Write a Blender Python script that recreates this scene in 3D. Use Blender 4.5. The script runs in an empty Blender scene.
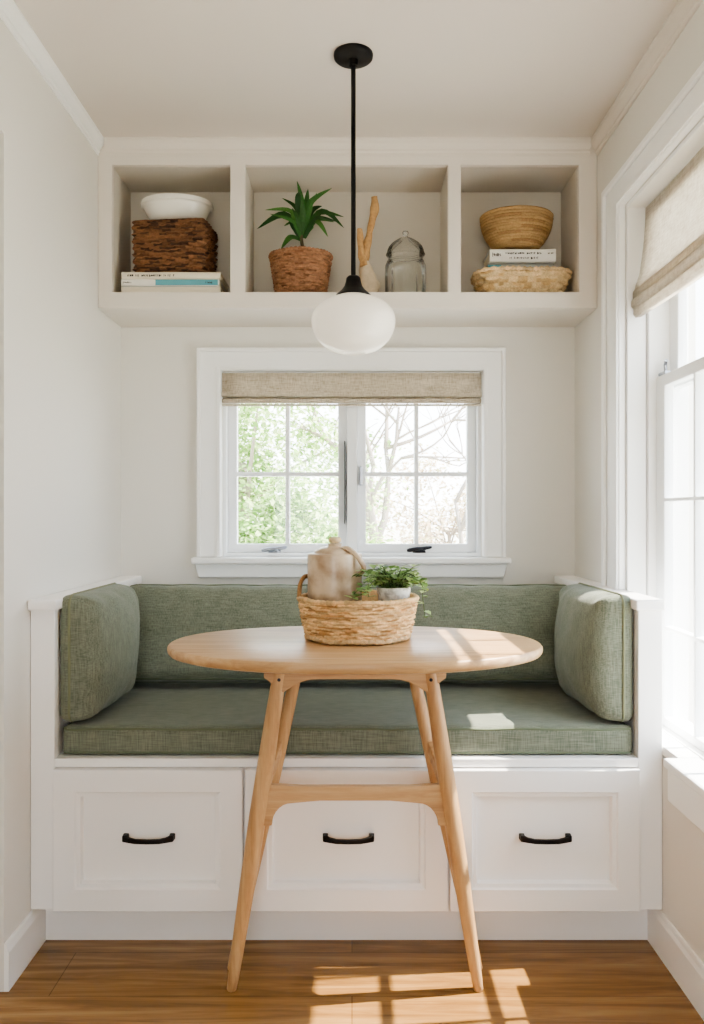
import bpy, bmesh, math, random
from mathutils import Vector, Matrix, noise
from mathutils.geometry import tessellate_polygon
random.seed(11)
PI = math.pi
SC = bpy.context.scene
COL = SC.collection
F, CX, HY, H = 820.0, 352.0, 515.0, 1.115      # focal length in pixels, principal column, horizon row, eye height

def at(px, py, d):
    return Vector(((px - CX) * d / F, d, H + (HY - py) * d / F))

# ------------------------------------------------------------------ materials
MATS = {}
def new_mat(name):
    m = bpy.data.materials.new(name); m.use_nodes = True
    nt = m.node_tree; b = nt.nodes['Principled BSDF']
    return m, nt, b
def srgb(r, g, b):
    f = lambda c: (c / 12.92) if c <= 0.04045 else ((c + 0.055) / 1.055) ** 2.4
    return (f(r / 255), f(g / 255), f(b / 255), 1)
def N(nt, t, **kw):
    n = nt.nodes.new(t)
    for k, v in kw.items():
        if k in n.inputs: n.inputs[k].default_value = v
        else: setattr(n, k, v)
    return n
def simple(name, col, rough=0.5, metal=0, bump=0, bscale=60, var=0.0, spec=0.5):
    m, nt, b = new_mat(name)
    b.inputs['Base Color'].default_value = col
    b.inputs['Roughness'].default_value = rough
    b.inputs['Metallic'].default_value = metal
    b.inputs['Specular IOR Level'].default_value = spec
    tc = N(nt, 'ShaderNodeTexCoord')
    if bump or var:
        nz = N(nt, 'ShaderNodeTexNoise', Scale=bscale, Detail=4.0)
        nt.links.new(tc.outputs['Object'], nz.inputs['Vector'])
        if bump:
            bp = N(nt, 'ShaderNodeBump', Strength=bump, Distance=0.004)
            nt.links.new(nz.outputs['Fac'], bp.inputs['Height']); nt.links.new(bp.outputs[0], b.inputs['Normal'])
        if var:
            mx = N(nt, 'ShaderNodeMix', data_type='RGBA')
            mx.inputs[6].default_value = tuple(c * (1 - var) for c in col[:3]) + (1,)
            mx.inputs[7].default_value = tuple(min(1, c * (1 + var)) for c in col[:3]) + (1,)
            nt.links.new(nz.outputs['Fac'], mx.inputs[0]); nt.links.new(mx.outputs[2], b.inputs['Base Color'])
    MATS[name] = m
    return m
def wood(name, dark, mid, light, axis='X', scale=1.0, rough=0.4, planks=None, stretch=14.0):
    m, nt, b = new_mat(name)
    tc = N(nt, 'ShaderNodeTexCoord')
    mp = N(nt, 'ShaderNodeMapping')
    s = [stretch * scale] * 3; s['XYZ'.index(axis)] = 1.0 * scale
    mp.inputs['Scale'].default_value = s
    nt.links.new(tc.outputs['Object'], mp.inputs['Vector'])
    n1 = N(nt, 'ShaderNodeTexNoise', Scale=2.2, Detail=8.0, Roughness=0.62, Distortion=0.6)
    nt.links.new(mp.outputs[0], n1.inputs['Vector'])
    cr = N(nt, 'ShaderNodeValToRGB')
    e = cr.color_ramp.elements
    e[0].position = 0.28; e[0].color = dark; e[1].position = 0.75; e[1].color = light
    k = e.new(0.5); k.color = mid
    nt.links.new(n1.outputs['Fac'], cr.inputs['Fac'])
    out = cr.outputs['Color']
    n2 = N(nt, 'ShaderNodeTexNoise', Scale=14.0, Detail=6.0, Roughness=0.7)
    nt.links.new(mp.outputs[0], n2.inputs['Vector'])
    mx = N(nt, 'ShaderNodeMix', data_type='RGBA', blend_type='MULTIPLY'); mx.inputs[0].default_value = 0.35
    nt.links.new(out, mx.inputs[6]); nt.links.new(n2.outputs['Color'], mx.inputs[7])
    gm = N(nt, 'ShaderNodeRGBToBW'); nt.links.new(n2.outputs['Color'], gm.inputs[0])
    nt.links.new(gm.outputs[0], mx.inputs[7])
    out = mx.outputs[2]
    if planks:
        br = N(nt, 'ShaderNodeTexBrick', Scale=1.0)
        br.inputs['Brick Width'].default_value = planks[0]; br.inputs['Row Height'].default_value = planks[1]
        br.inputs['Mortar Size'].default_value = 0.0012; br.inputs['Mortar Smooth'].default_value = 0.3
        br.inputs['Color1'].default_value = (0.80, 0.80, 0.80, 1); br.inputs['Color2'].default_value = (1.1, 1.1, 1.1, 1)
        br.inputs['Mortar'].default_value = (0.42, 0.38, 0.34, 1); br.offset = 0.37
        nt.links.new(tc.outputs['Object'], br.inputs['Vector'])
        m2 = N(nt, 'ShaderNodeMix', data_type='RGBA', blend_type='MULTIPLY'); m2.inputs[0].default_value = 1.0
        nt.links.new(out, m2.inputs[6]); nt.links.new(br.outputs['Color'], m2.inputs[7])
        out = m2.outputs[2]
    nt.links.new(out, b.inputs['Base Color'])
    b.inputs['Roughness'].default_value = rough
    bp = N(nt, 'ShaderNodeBump', Strength=0.12, Distance=0.003)
    nt.links.new(n2.outputs['Fac'], bp.inputs['Height']); nt.links.new(bp.outputs[0], b.inputs['Normal'])
    MATS[name] = m
    return m
def fabric(name, c1, c2, scale=420.0, translucent=0.0, stripe=None):
    m, nt, b = new_mat(name)
    tc = N(nt, 'ShaderNodeTexCoord')
    outs = []
    for ax in ((0, 2) if stripe is None else stripe[:2]):
        mp = N(nt, 'ShaderNodeMapping'); s = [scale] * 3; s[ax] = scale * (stripe[2] if stripe else 0.06)
        mp.inputs['Scale'].default_value = s
        nt.links.new(tc.outputs['Object'], mp.inputs['Vector'])
        n = N(nt, 'ShaderNodeTexNoise', Scale=1.0, Detail=2.0); nt.links.new(mp.outputs[0], n.inputs['Vector'])
        outs.append(n.outputs['Fac'])
    add = N(nt, 'ShaderNodeMath', operation='ADD'); nt.links.new(outs[0], add.inputs[0]); nt.links.new(outs[1], add.inputs[1])
    big = N(nt, 'ShaderNodeTexNoise', Scale=26.0, Detail=5.0); nt.links.new(tc.outputs['Object'], big.inputs['Vector'])
    ad2 = N(nt, 'ShaderNodeMath', operation='MULTIPLY_ADD'); ad2.inputs[1].default_value = 0.35
    nt.links.new(big.outputs['Fac'], ad2.inputs[0]); nt.links.new(add.outputs[0], ad2.inputs[2])
    mr = N(nt, 'ShaderNodeMapRange'); mr.inputs['From Min'].default_value = 0.85; mr.inputs['From Max'].default_value = 1.5
    nt.links.new(ad2.outputs[0], mr.inputs['Value'])
    mx = N(nt, 'ShaderNodeMix', data_type='RGBA'); mx.inputs[6].default_value = c1; mx.inputs[7].default_value = c2
    nt.links.new(mr.outputs[0], mx.inputs[0]); nt.links.new(mx.outputs[2], b.inputs['Base Color'])
    b.inputs['Roughness'].default_value = 0.95; b.inputs['Specular IOR Level'].default_value = 0.15
    b.inputs['Sheen Weight'].default_value = 0.15
    bp = N(nt, 'ShaderNodeBump', Strength=0.35, Distance=0.002)
    nt.links.new(add.outputs[0], bp.inputs['Height']); nt.links.new(bp.outputs[0], b.inputs['Normal'])
    if translucent:
        tr = N(nt, 'ShaderNodeBsdfTranslucent'); nt.links.new(mx.outputs[2], tr.inputs['Color'])
        ms = N(nt, 'ShaderNodeMixShader'); ms.inputs[0].default_value = translucent
        nt.links.new(b.outputs[0], ms.inputs[1]); nt.links.new(tr.outputs[0], ms.inputs[2])
        nt.links.new(ms.outputs[0], nt.nodes['Material Output'].inputs['Surface'])
    MATS[name] = m
    return m
def attr_mat(name, rough=0.8, bump=0.3, translucent=0.0, spec=0.3):
    # colour from the per-strand / per-leaf colour attribute, broken up by fine noise
    m, nt, b = new_mat(name)
    a = N(nt, 'ShaderNodeVertexColor', layer_name='Col')
    tc = N(nt, 'ShaderNodeTexCoord')
    n = N(nt, 'ShaderNodeTexNoise', Scale=180.0, Detail=3.0); nt.links.new(tc.outputs['Object'], n.inputs['Vector'])
    mr = N(nt, 'ShaderNodeMapRange'); mr.inputs['To Min'].default_value = 0.62; mr.inputs['To Max'].default_value = 1.38
    nt.links.new(n.outputs['Fac'], mr.inputs['Value'])
    mx = N(nt, 'ShaderNodeMix', data_type='RGBA', blend_type='MULTIPLY'); mx.inputs[0].default_value = 1.0
    nt.links.new(a.outputs['Color'], mx.inputs[6]); nt.links.new(mr.outputs[0], mx.inputs[7])
    nt.links.new(mx.outputs[2], b.inputs['Base Color'])
    b.inputs['Roughness'].default_value = rough; b.inputs['Specular IOR Level'].default_value = spec
    if bump:
        bp = N(nt, 'ShaderNodeBump', Strength=bump, Distance=0.002)
        nt.links.new(n.outputs['Fac'], bp.inputs['Height']); nt.links.new(bp.outputs[0], b.inputs['Normal'])
    if translucent:
        tr = N(nt, 'ShaderNodeBsdfTranslucent'); nt.links.new(mx.outputs[2], tr.inputs['Color'])
        ms = N(nt, 'ShaderNodeMixShader'); ms.inputs[0].default_value = translucent
        nt.links.new(b.outputs[0], ms.inputs[1]); nt.links.new(tr.outputs[0], ms.inputs[2])
        nt.links.new(ms.outputs[0], nt.nodes['Material Output'].inputs['Surface'])
    MATS[name] = m
    return m
def pane_mat(name, refl=0.06, tint=(0.985, 0.985, 0.985, 1), edge=0.25):
    m, nt, b = new_mat(name); nt.nodes.remove(b)
    t = N(nt, 'ShaderNodeBsdfTransparent'); t.inputs[0].default_value = tint
    g = N(nt, 'ShaderNodeBsdfGlossy'); g.inputs['Roughness'].default_value = 0.02
    lw = N(nt, 'ShaderNodeLayerWeight', Blend=0.25)
    ml = N(nt, 'ShaderNodeMath', operation='MULTIPLY_ADD'); ml.inputs[1].default_value = edge; ml.inputs[2].default_value = refl * 0.4
    nt.links.new(lw.outputs['Fresnel'], ml.inputs[0])
    ms = N(nt, 'ShaderNodeMixShader'); nt.links.new(ml.outputs[0], ms.inputs[0])
    nt.links.new(t.outputs[0], ms.inputs[1]); nt.links.new(g.outputs[0], ms.inputs[2])
    nt.links.new(ms.outputs[0], nt.nodes['Material Output'].inputs['Surface'])
    MATS[name] = m
    return m

simple('wall_paint', srgb(226, 223, 217), 0.85, bump=0.03, bscale=180)
simple('ceiling_paint', srgb(222, 214, 206), 0.9, bump=0.03, bscale=180)
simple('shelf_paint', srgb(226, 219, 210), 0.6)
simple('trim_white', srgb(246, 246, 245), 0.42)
simple('shelf_paint_shaded', srgb(208, 201, 190), 0.7)  # shelf paint darkened, so the shade inside the cubbies sits in the colour
simple('bench_white', srgb(246, 244, 242), 0.4)
simple('sash_white', srgb(240, 242, 244), 0.4)
simple('black_metal', srgb(30, 29, 30), 0.42, metal=0.6)
simple('bronze_metal', srgb(34, 29, 27), 0.4, metal=0.7)
simple('silver_metal', srgb(160, 163, 170), 0.3, metal=0.9)
simple('dark_metal', srgb(45, 44, 48), 0.35, metal=0.8)
wood('floor_wood', srgb(108, 75, 40), srgb(156, 115, 66), srgb(186, 146, 94), 'X', 1.0, 0.26, planks=(1.9, 0.19))
wood('table_wood', srgb(176, 134, 92), srgb(208, 168, 122), srgb(224, 192, 152), 'X', 1.3, 0.36)
wood('leg_wood', srgb(180, 136, 92), srgb(208, 166, 118), srgb(222, 186, 140), 'Z', 1.6, 0.45)
wood('rail_wood', srgb(180, 136, 92), srgb(208, 166, 118), srgb(222, 186, 140), 'X', 1.6, 0.45)
fabric('sage_linen', srgb(96, 102, 88), srgb(134, 138, 122))
simple('sage_piping', srgb(104, 112, 90), 0.9)
simple('olive_piping', srgb(122, 124, 98), 0.9)
fabric('blind_linen', srgb(168, 156, 136), srgb(212, 202, 184), 260.0, stripe=(0, 2, 0.12))
fabric('blind_sheer', srgb(204, 195, 182), srgb(236, 231, 221), 260.0, translucent=0.62, stripe=(1, 2, 0.12))
simple('white_ceramic', srgb(238, 236, 228), 0.16)
attr_mat('straw', 0.75, 0.5); attr_mat('leaf', 0.45, 0.1, 0.25); attr_mat('tree_leaf', 0.7, 0.0, 0.45, 0.1)
simple('bark', srgb(156, 144, 134), 0.9, bump=0.4, bscale=14, var=0.2)
simple('stem_green', srgb(84, 98, 52), 0.6); simple('stem_brown', srgb(92, 78, 52), 0.8)
simple('soil', srgb(62, 46, 34), 0.95, bump=0.5, bscale=80, var=0.3)
simple('driftwood', srgb(188, 150, 104), 0.9, bump=1.0, bscale=110, var=0.45)
simple('pale_driftwood', srgb(200, 184, 160), 0.85, bump=0.8, bscale=60, var=0.25)
simple('cork', srgb(206, 184, 148), 0.8, bump=0.3, bscale=90, var=0.15)
simple('rope', srgb(150, 112, 72), 0.9, bump=0.6, bscale=120, var=0.3)
simple('paper', srgb(232, 224, 206), 0.9, bump=0.2, bscale=300)
simple('cream_cover', srgb(226, 218, 200), 0.6); simple('white_cover', srgb(230, 228, 222), 0.6)
simple('teal_cover', srgb(96, 164, 178), 0.55); simple('grey_cover', srgb(170, 172, 168), 0.6)
simple('ink', srgb(62, 58, 56), 0.8); simple('grass', srgb(186, 184, 172), 0.95, bscale=2, var=0.12)
pane_mat('window_glass')
pane_mat('jar_glass', 0.16, (0.955, 0.97, 0.965, 1), 0.9)
m, nt, b = new_mat('opal_glass')                                    # white blown glass, slightly see-through to light
b.inputs['Base Color'].default_value = srgb(246, 242, 234); b.inputs['Roughness'].default_value = 0.18
tr = N(nt, 'ShaderNodeBsdfTranslucent'); tr.inputs[0].default_value = srgb(248, 243, 234)
ms = N(nt, 'ShaderNodeMixShader'); ms.inputs[0].default_value = 0.4
b.inputs['Emission Color'].default_value = (1, 0.95, 0.88, 1); b.inputs['Emission Strength'].default_value = 0.14
nt.links.new(b.outputs[0], ms.inputs[1]); nt.links.new(tr.outputs[0], ms.inputs[2])
nt.links.new(ms.outputs[0], nt.nodes['Material Output'].inputs['Surface'])
MATS['opal_glass'] = m
# glazed stoneware: buff with brown bleed
m, nt, b = new_mat('stoneware')
tc = N(nt, 'ShaderNodeTexCoord'); n1 = N(nt, 'ShaderNodeTexNoise', Scale=17.0, Detail=6.0)
nt.links.new(tc.outputs['Object'], n1.inputs['Vector'])
cr = N(nt, 'ShaderNodeValToRGB'); e = cr.color_ramp.elements
e[0].position = 0.32; e[0].color = srgb(146, 116, 88); e[1].position = 0.62; e[1].color = srgb(206, 186, 160)
nt.links.new(n1.outputs['Fac'], cr.inputs[0]); nt.links.new(cr.outputs[0], b.inputs['Base Color']); b.inputs['Roughness'].default_value = 0.3
MATS['stoneware'] = m
m, nt, b = new_mat('weathered_pot')
tc = N(nt, 'ShaderNodeTexCoord'); n1 = N(nt, 'ShaderNodeTexNoise', Scale=60.0, Detail=6.0)
nt.links.new(tc.outputs['Object'], n1.inputs['Vector'])
cr = N(nt, 'ShaderNodeValToRGB'); e = cr.color_ramp.elements
e[0].position = 0.35; e[0].color = srgb(176, 172, 166); e[1].position = 0.55; e[1].color = srgb(236, 233, 228)
nt.links.new(n1.outputs['Fac'], cr.inputs[0]); nt.links.new(cr.outputs[0], b.inputs['Base Color']); b.inputs['Roughness'].default_value = 0.9
MATS['weathered_pot'] = m

# ------------------------------------------------------------------ object helpers
def link(name, verts, faces, mat, parent=None, smooth=False, bevel=0.0, cols=None, recalc=True, seg=2, smooth_angle=None):
    me = bpy.data.meshes.new(name)
    me.from_pydata([tuple(v) for v in verts], [], faces)
    if recalc:
        bm = bmesh.new(); bm.from_mesh(me)
        bmesh.ops.recalc_face_normals(bm, faces=bm.faces); bm.to_mesh(me); bm.free()
    if cols is not None:
        ca = me.color_attributes.new('Col', 'FLOAT_COLOR', 'POINT')
        for i, c in enumerate(cols): ca.data[i].color = (c[0], c[1], c[2], 1)
    me.materials.append(MATS[mat])
    o = bpy.data.objects.new(name, me); COL.objects.link(o)
    if parent: o.parent = parent
    if smooth:
        for p in me.polygons: p.use_smooth = True
        if smooth_angle: me.set_sharp_from_angle(angle=math.radians(smooth_angle))
    if bevel:
        bv = o.modifiers.new('bevel', 'BEVEL'); bv.width = bevel; bv.segments = seg; bv.limit_method = 'ANGLE'
        bv.angle_limit = math.radians(40)
    return o
def thing(name, label, cat, loc=(0, 0, 0), group=None):
    o = bpy.data.objects.new(name, None); COL.objects.link(o); o.location = loc; o.empty_display_size = 0.05
    return tag(o, label, cat, group)
def tag(o, label, cat, group=None, kind=None):
    if label: o['label'] = label
    if cat: o['category'] = cat
    if group: o['group'] = group
    if kind: o['kind'] = kind
    return o
def struct(o, label=None):
    o['kind'] = 'structure'
    if label: o['label'] = label
    return o
def rel(parent, verts):
    # world-space vertices into the parent's space (parents are only translated when this is used)
    l = Vector((0, 0, 0))
    while parent:
        l = l + parent.location; parent = parent.parent
    return [Vector(v) - l for v in verts]
class B:
    """verts + faces collector for ONE mesh"""
    def __init__(s): s.v = []; s.f = []; s.c = []
    def add(s, v, f, col=None):
        o = len(s.v); s.v += [Vector(p) for p in v]; s.f += [tuple(i + o for i in q) for q in f]
        s.c += [col or (1, 1, 1)] * len(v)
        return s
    def box(s, x0, x1, y0, y1, z0, z1):
        v = [(x, y, z) for x in (x0, x1) for y in (y0, y1) for z in (z0, z1)]
        return s.add(v, [(0, 1, 3, 2), (4, 6, 7, 5), (0, 4, 5, 1), (2, 3, 7, 6), (0, 2, 6, 4), (1, 5, 7, 3)])
    def build(s, name, mat, parent=None, **kw):
        return link(name, rel(parent, s.v), s.f, mat, parent, cols=s.c if kw.pop('col', False) else None, **kw)
def box(name, x0, x1, y0, y1, z0, z1, mat, parent=None, bevel=0.002, **kw):
    return B().box(x0, x1, y0, y1, z0, z1).build(name, mat, parent, bevel=bevel, **kw)
def slab(name, us, vs, holes, w0, w1, fn, mat, parent=None, bevel=0.0, **kw):
    """flat board over the grid us x vs with the listed cells cut out; fn(u, v, w) -> world"""
    nu, nv = len(us), len(vs)
    idx = {}; v = []; f = []
    def g(i, j, k):
        key = (i, j, k)
        if key not in idx:
            idx[key] = len(v); v.append(fn(us[i], vs[j], (w0, w1)[k]))
        return idx[key]
    solid = lambda i, j: 0 <= i < nu - 1 and 0 <= j < nv - 1 and (i, j) not in holes
    for i in range(nu - 1):
        for j in range(nv - 1):
            if not solid(i, j): continue
            for k in (0, 1):
                f.append((g(i, j, k), g(i + 1, j, k), g(i + 1, j + 1, k), g(i, j + 1, k)))
            if not solid(i - 1, j): f.append((g(i, j, 0), g(i, j + 1, 0), g(i, j + 1, 1), g(i, j, 1)))
            if not solid(i + 1, j): f.append((g(i + 1, j, 0), g(i + 1, j + 1, 0), g(i + 1, j + 1, 1), g(i + 1, j, 1)))
            if not solid(i, j - 1): f.append((g(i, j, 0), g(i + 1, j, 0), g(i + 1, j, 1), g(i, j, 1)))
            if not solid(i, j + 1): f.append((g(i, j + 1, 0), g(i + 1, j + 1, 0), g(i + 1, j + 1, 1), g(i, j + 1, 1)))
    return link(name, rel(parent, v), f, mat, parent, bevel=bevel, **kw)
XZ = lambda u, v, w: (u, w, v)         # a board facing the camera (w = depth)
YZ = lambda u, v, w: (w, u, v)         # a board facing sideways (w = x)
def prism(name, prof, fn, w0, w1, mat, parent=None, bevel=0.0, **kw):
    """closed 2-D profile extruded between w0 and w1"""
    n = len(prof)
    v = [fn(p[0], p[1], w0) for p in prof] + [fn(p[0], p[1], w1) for p in prof]
    f = [(i, (i + 1) % n, n + (i + 1) % n, n + i) for i in range(n)] + [tuple(range(n)), tuple(range(2 * n - 1, n - 1, -1))]
    return link(name, rel(parent, v), f, mat, parent, bevel=bevel, **kw)
def tube_geo(pts, radii, n=10, cap=True, squash=1.0):
    pts = [Vector(p) for p in pts]
    if not isinstance(radii, (list, tuple)): radii = [radii] * len(pts)
    v = []; f = []
    t = (pts[1] - pts[0]).normalized()
    up = Vector((0, 0, 1)) if abs(t.z) < 0.9 else Vector((0, 1, 0))
    a = t.cross(up).normalized(); b_ = t.cross(a).normalized()
    for i, p in enumerate(pts):
        if i:
            t2 = (pts[min(i + 1, len(pts) - 1)] - pts[i - 1]).normalized()
            a = (a - t2 * a.dot(t2)).normalized(); b_ = t2.cross(a).normalized()
        for k in range(n):
            q = 2 * PI * k / n
            v.append(p + (a * math.cos(q) + b_ * math.sin(q) * squash) * radii[i])
    for i in range(len(pts) - 1):
        for k in range(n):
            f.append((i * n + k, i * n + (k + 1) % n, (i + 1) * n + (k + 1) % n, (i + 1) * n + k))
    if cap:
        f.append(tuple(range(n))); f.append(tuple(range(len(v) - n, len(v))))
    return v, f
def smooth_path(pts, k=6):
    pts = [Vector(p) for p in pts]; out = []
    for i in range(len(pts) - 1):
        p0 = pts[max(i - 1, 0)]; p1 = pts[i]; p2 = pts[i + 1]; p3 = pts[min(i + 2, len(pts) - 1)]
        for j in range(k):
            t = j / k
            out.append(0.5 * ((2 * p1) + (p2 - p0) * t + (2 * p0 - 5 * p1 + 4 * p2 - p3) * t * t + (3 * p1 - p0 - 3 * p2 + p3) * t ** 3))
    out.append(pts[-1])
    return out
def tube(name, pts, radii, mat, parent=None, n=10, squash=1.0, **kw):
    v, f = tube_geo(pts, radii, n, True, squash)
    return link(name, rel(parent, v), f, mat, parent, smooth=True, smooth_angle=50, **kw)
def loop_tube(pts, r, n=8):
    """closed ring tube"""
    pts = [Vector(p) for p in pts]; m_ = len(pts); v = []; f = []
    cen = sum(pts, Vector()) / m_
    for i, p in enumerate(pts):
        t = (pts[(i + 1) % m_] - pts[i - 1]).normalized()
        a = (p - cen); a = (a - t * a.dot(t)).normalized(); b_ = t.cross(a)
        for k in range(n):
            q = 2 * PI * k / n; v.append(p + (a * math.cos(q) + b_ * math.sin(q)) * r)
    for i in range(m_):
        for k in range(n):
            f.append((i * n + k, i * n + (k + 1) % n, ((i + 1) % m_) * n + (k + 1) % n, ((i + 1) % m_) * n + k))
    return v, f
def lathe_geo(prof, c, n=48, sy=1.0, sx=1.0):
    v = []; f = []; rings = []
    for r, z in prof:
        if r < 1e-5:
            rings.append([len(v)]); v.append((c[0], c[1], c[2] + z))
        else:
            s = len(v); rings.append(list(range(s, s + n)))
            for k in range(n):
                q = 2 * PI * k / n; v.append((c[0] + r * math.cos(q) * sx, c[1] + r * math.sin(q) * sy, c[2] + z))
    for a, b_ in zip(rings, rings[1:]):
        if len(a) == 1 and len(b_) == 1: continue
        for k in range(n):
            k2 = (k + 1) % n
            if len(a) == 1: f.append((a[0], b_[k], b_[k2]))
            elif len(b_) == 1: f.append((a[k], b_[0], a[k2]))
            else: f.append((a[k], b_[k], b_[k2], a[k2]))
    return v, f
def lathe(name, prof, c, mat, parent=None, n=48, sy=1.0, angle=45, **kw):
    v, f = lathe_geo(prof, c, n, sy)
    return link(name, rel(parent, v), f, mat, parent, smooth=True, smooth_angle=angle, **kw)

# ------------------------------------------------------------------ main dimensions
XL, XR, YB, ZC = -0.814, 0.786, 2.89, 2.315
YS, YBEN, YTOE = 2.624, 2.073, 2.151
YF = -2.3                                        # the room runs on behind the camera

# ------------------------------------------------------------------ the room
struct(box('floor', -2.3, XR + 0.2, YF, YB + 0.14, -0.1, 0.0, 'floor_wood', bevel=0), 'warm brown plank floor with the boards running across')
struct(box('ceiling', -2.3, XR + 0.2, YF, YB + 0.14, ZC, ZC + 0.1, 'ceiling_paint', bevel=0), 'plain warm white ceiling')
W1 = (-0.459, 0.459, 0.968, 1.620)               # back window opening
struct(slab('wall_back', [XL - 0.14, W1[0], W1[1], XR + 0.2], [0, W1[2] - 0.03, W1[3], ZC], {(1, 1)}, YB, YB + 0.14, XZ, 'wall_paint'), 'cream back wall with a small window')
struct(slab('wall_left', [YF, 0.95, 1.918, YB], [0, 2.008, ZC], {(1, 0)}, XL - 0.14, XL, YZ, 'wall_paint'), 'cream left wall ending at a doorway')
W2 = (1.33, 2.352, 0.53, 2.005)                  # right window opening
struct(slab('wall_right', [YF, W2[0], W2[1], YB], [0, W2[2] - 0.03, W2[3], ZC], {(1, 1)}, XR, XR + 0.2, YZ, 'wall_paint'), 'cream right wall around the big window')
struct(slab('wall_front_added', [-2.3, -0.78, 0.35, XR + 0.2], [0, 0.4, 1.72, ZC], {(1, 1)}, YF - 0.12, YF, XZ, 'wall_paint'), 'plain unseen wall added behind the viewer, with an opening shaped for fill light')  # unseen wall added behind the camera; its opening is placed to shape the fill light
struct(box('wall_hall', -2.3, -2.2, YF, YB + 0.14, 0, ZC, 'wall_paint', bevel=0), 'plain wall of the hall past the doorway')
def base_prof(t, h): return [(0, 0), (t, 0), (t, h - 0.022), (t * 0.7, h - 0.012), (t * 0.6, h - 0.004), (t * 0.4, h), (0, h)]
struct(prism('baseboard_left', base_prof(0.011, 0.112), lambda p, z, w: (XL + p, w, z), 1.918, YTOE, 'trim_white'), 'white baseboard at the foot of the left wall')
struct(prism('baseboard_right', base_prof(0.011, 0.112), lambda p, z, w: (XR - p, w, z), YF, YTOE, 'trim_white'), 'white baseboard under the right window')
CROWN = [(p * 0.62, z * 0.8) for p, z in [(0, 0), (0.040, 0), (0.040, -0.008), (0.034, -0.012), (0.030, -0.022), (0.020, -0.034), (0.012, -0.040), (0.012, -0.050), (0.006, -0.054), (0.006, -0.062), (0, -0.062)]]
struct(prism('trim_1', CROWN, lambda p, z, w: (XL + p, w, ZC + z), YF, YS, 'trim_white'), 'crown moulding along the left wall')
struct(prism('trim_2', CROWN, lambda p, z, w: (XR - p, w, ZC + z), YF, YS, 'shelf_paint'), 'crown moulding along the right wall')
CROWN3 = [(p * 0.9, z) for p, z in CROWN]
struct(prism('trim_3', CROWN3, lambda p, z, w: (w, YS - p, ZC + z), XL + 0.026, XR - 0.026, 'shelf_paint'), 'crown moulding above the open shelves')

# ------------------------------------------------------------------ back window
win = bpy.data.objects.new('window_1', None); COL.objects.link(win); struct(win, 'white two-sash window in the back wall'); win.location = (0, YB, 0.968)
slab('casing', [-0.540, W1[0], W1[1], 0.535], [0.968, W1[3], 1.697], {(1, 0)}, YB - 0.022, YB, XZ, 'trim_white', win, bevel=0.004)
slab('backband', [-0.542, -0.528, 0.523, 0.537], [0.968, 1.686, 1.699], {(1, 0)}, YB - 0.032, YB - 0.0225, XZ, 'trim_white', win, bevel=0.003)
slab('casing_bead', [-0.474, W1[0] - 0.002, W1[1] + 0.002, 0.474], [0.968, W1[3] + 0.002, 1.634], {(1, 0)}, YB - 0.027, YB - 0.0225, XZ, 'trim_white', win, bevel=0.002)
box('stool', -0.558, 0.552, YB - 0.055, YB + 0.06, 0.945, 0.967, 'trim_white', win, bevel=0.006)
prism('apron', [(-0.55, 0.944), (0.543, 0.944), (0.531, 0.896), (-0.538, 0.896)], XZ, YB - 0.022, YB, 'trim_white', win, bevel=0.004)
YW = 2.95
slab('window_frame', [W1[0], -0.446, -0.018, 0.018, 0.446, W1[1]], [0.968, 0.980, 1.606, W1[3]], {(1, 1), (3, 1)}, YW - 0.035, YW + 0.07, XZ, 'sash_white', win, bevel=0.002)
for s in (-1, 1):
    us = sorted([s * 0.446, s * 0.414, s * 0.2395, s * 0.2245, s * 0.05, s * 0.018])
    vs = [0.981, 1.011, 1.2545, 1.2695, 1.52, 1.605]
    sash = slab('sash', us, vs, {(1, 1), (3, 1), (1, 3), (3, 3)}, YW, YW + 0.035, XZ, 'sash_white', win, bevel=0.003)
    box('pane', min(us) + 0.02, max(us) - 0.02, YW + 0.015, YW + 0.019, 1.0, 1.54, 'window_glass', sash, bevel=0)
    # crank operator on the sill of each sash
    px = 275 if s < 0 else 419
    c = at(px, 549, YW - 0.012); mt = 'silver_metal' if s < 0 else 'dark_metal'
    crk = lathe('crank_handle', [(0, 0), (0.024, 0), (0.022, 0.008), (0.012, 0.013), (0, 0.013)], (c.x, YW - 0.022, 0.9805), mt, win, n=16, sy=0.7)
    g = smooth_path([(c.x + 0.010, YW - 0.022, 0.993), (c.x + 0.040, YW - 0.03, 1.000), (c.x + 0.005, YW - 0.040, 0.997), (c.x - 0.045, YW - 0.040, 0.989)], 4)
    tube('crank_arm', g, [0.005] * (len(g) - 4) + [0.007, 0.008, 0.0075, 0.005], mt, crk, n=8)
    crk['label'] = 'pale metal crank handle' if s < 0 else 'dark metal crank handle'
def latch(px, py0, py1, w, mt, lab):
    c0 = at(px, py0, YW - 0.037); c1 = at(px, py1, YW - 0.037)
    o = box('latch', c0.x - w, c0.x + w, YW - 0.044, YW - 0.0355 if abs(c0.x) < 0.018 else YW - 0.0005, c1.z, c0.z, mt, win, bevel=0.0015); o['label'] = lab
latch(344.5, 441, 524, 0.0012, 'dark_metal', 'thin dark latch strip')
latch(361, 466, 485, 0.0045, 'silver_metal', 'small silver sash latch')

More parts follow.
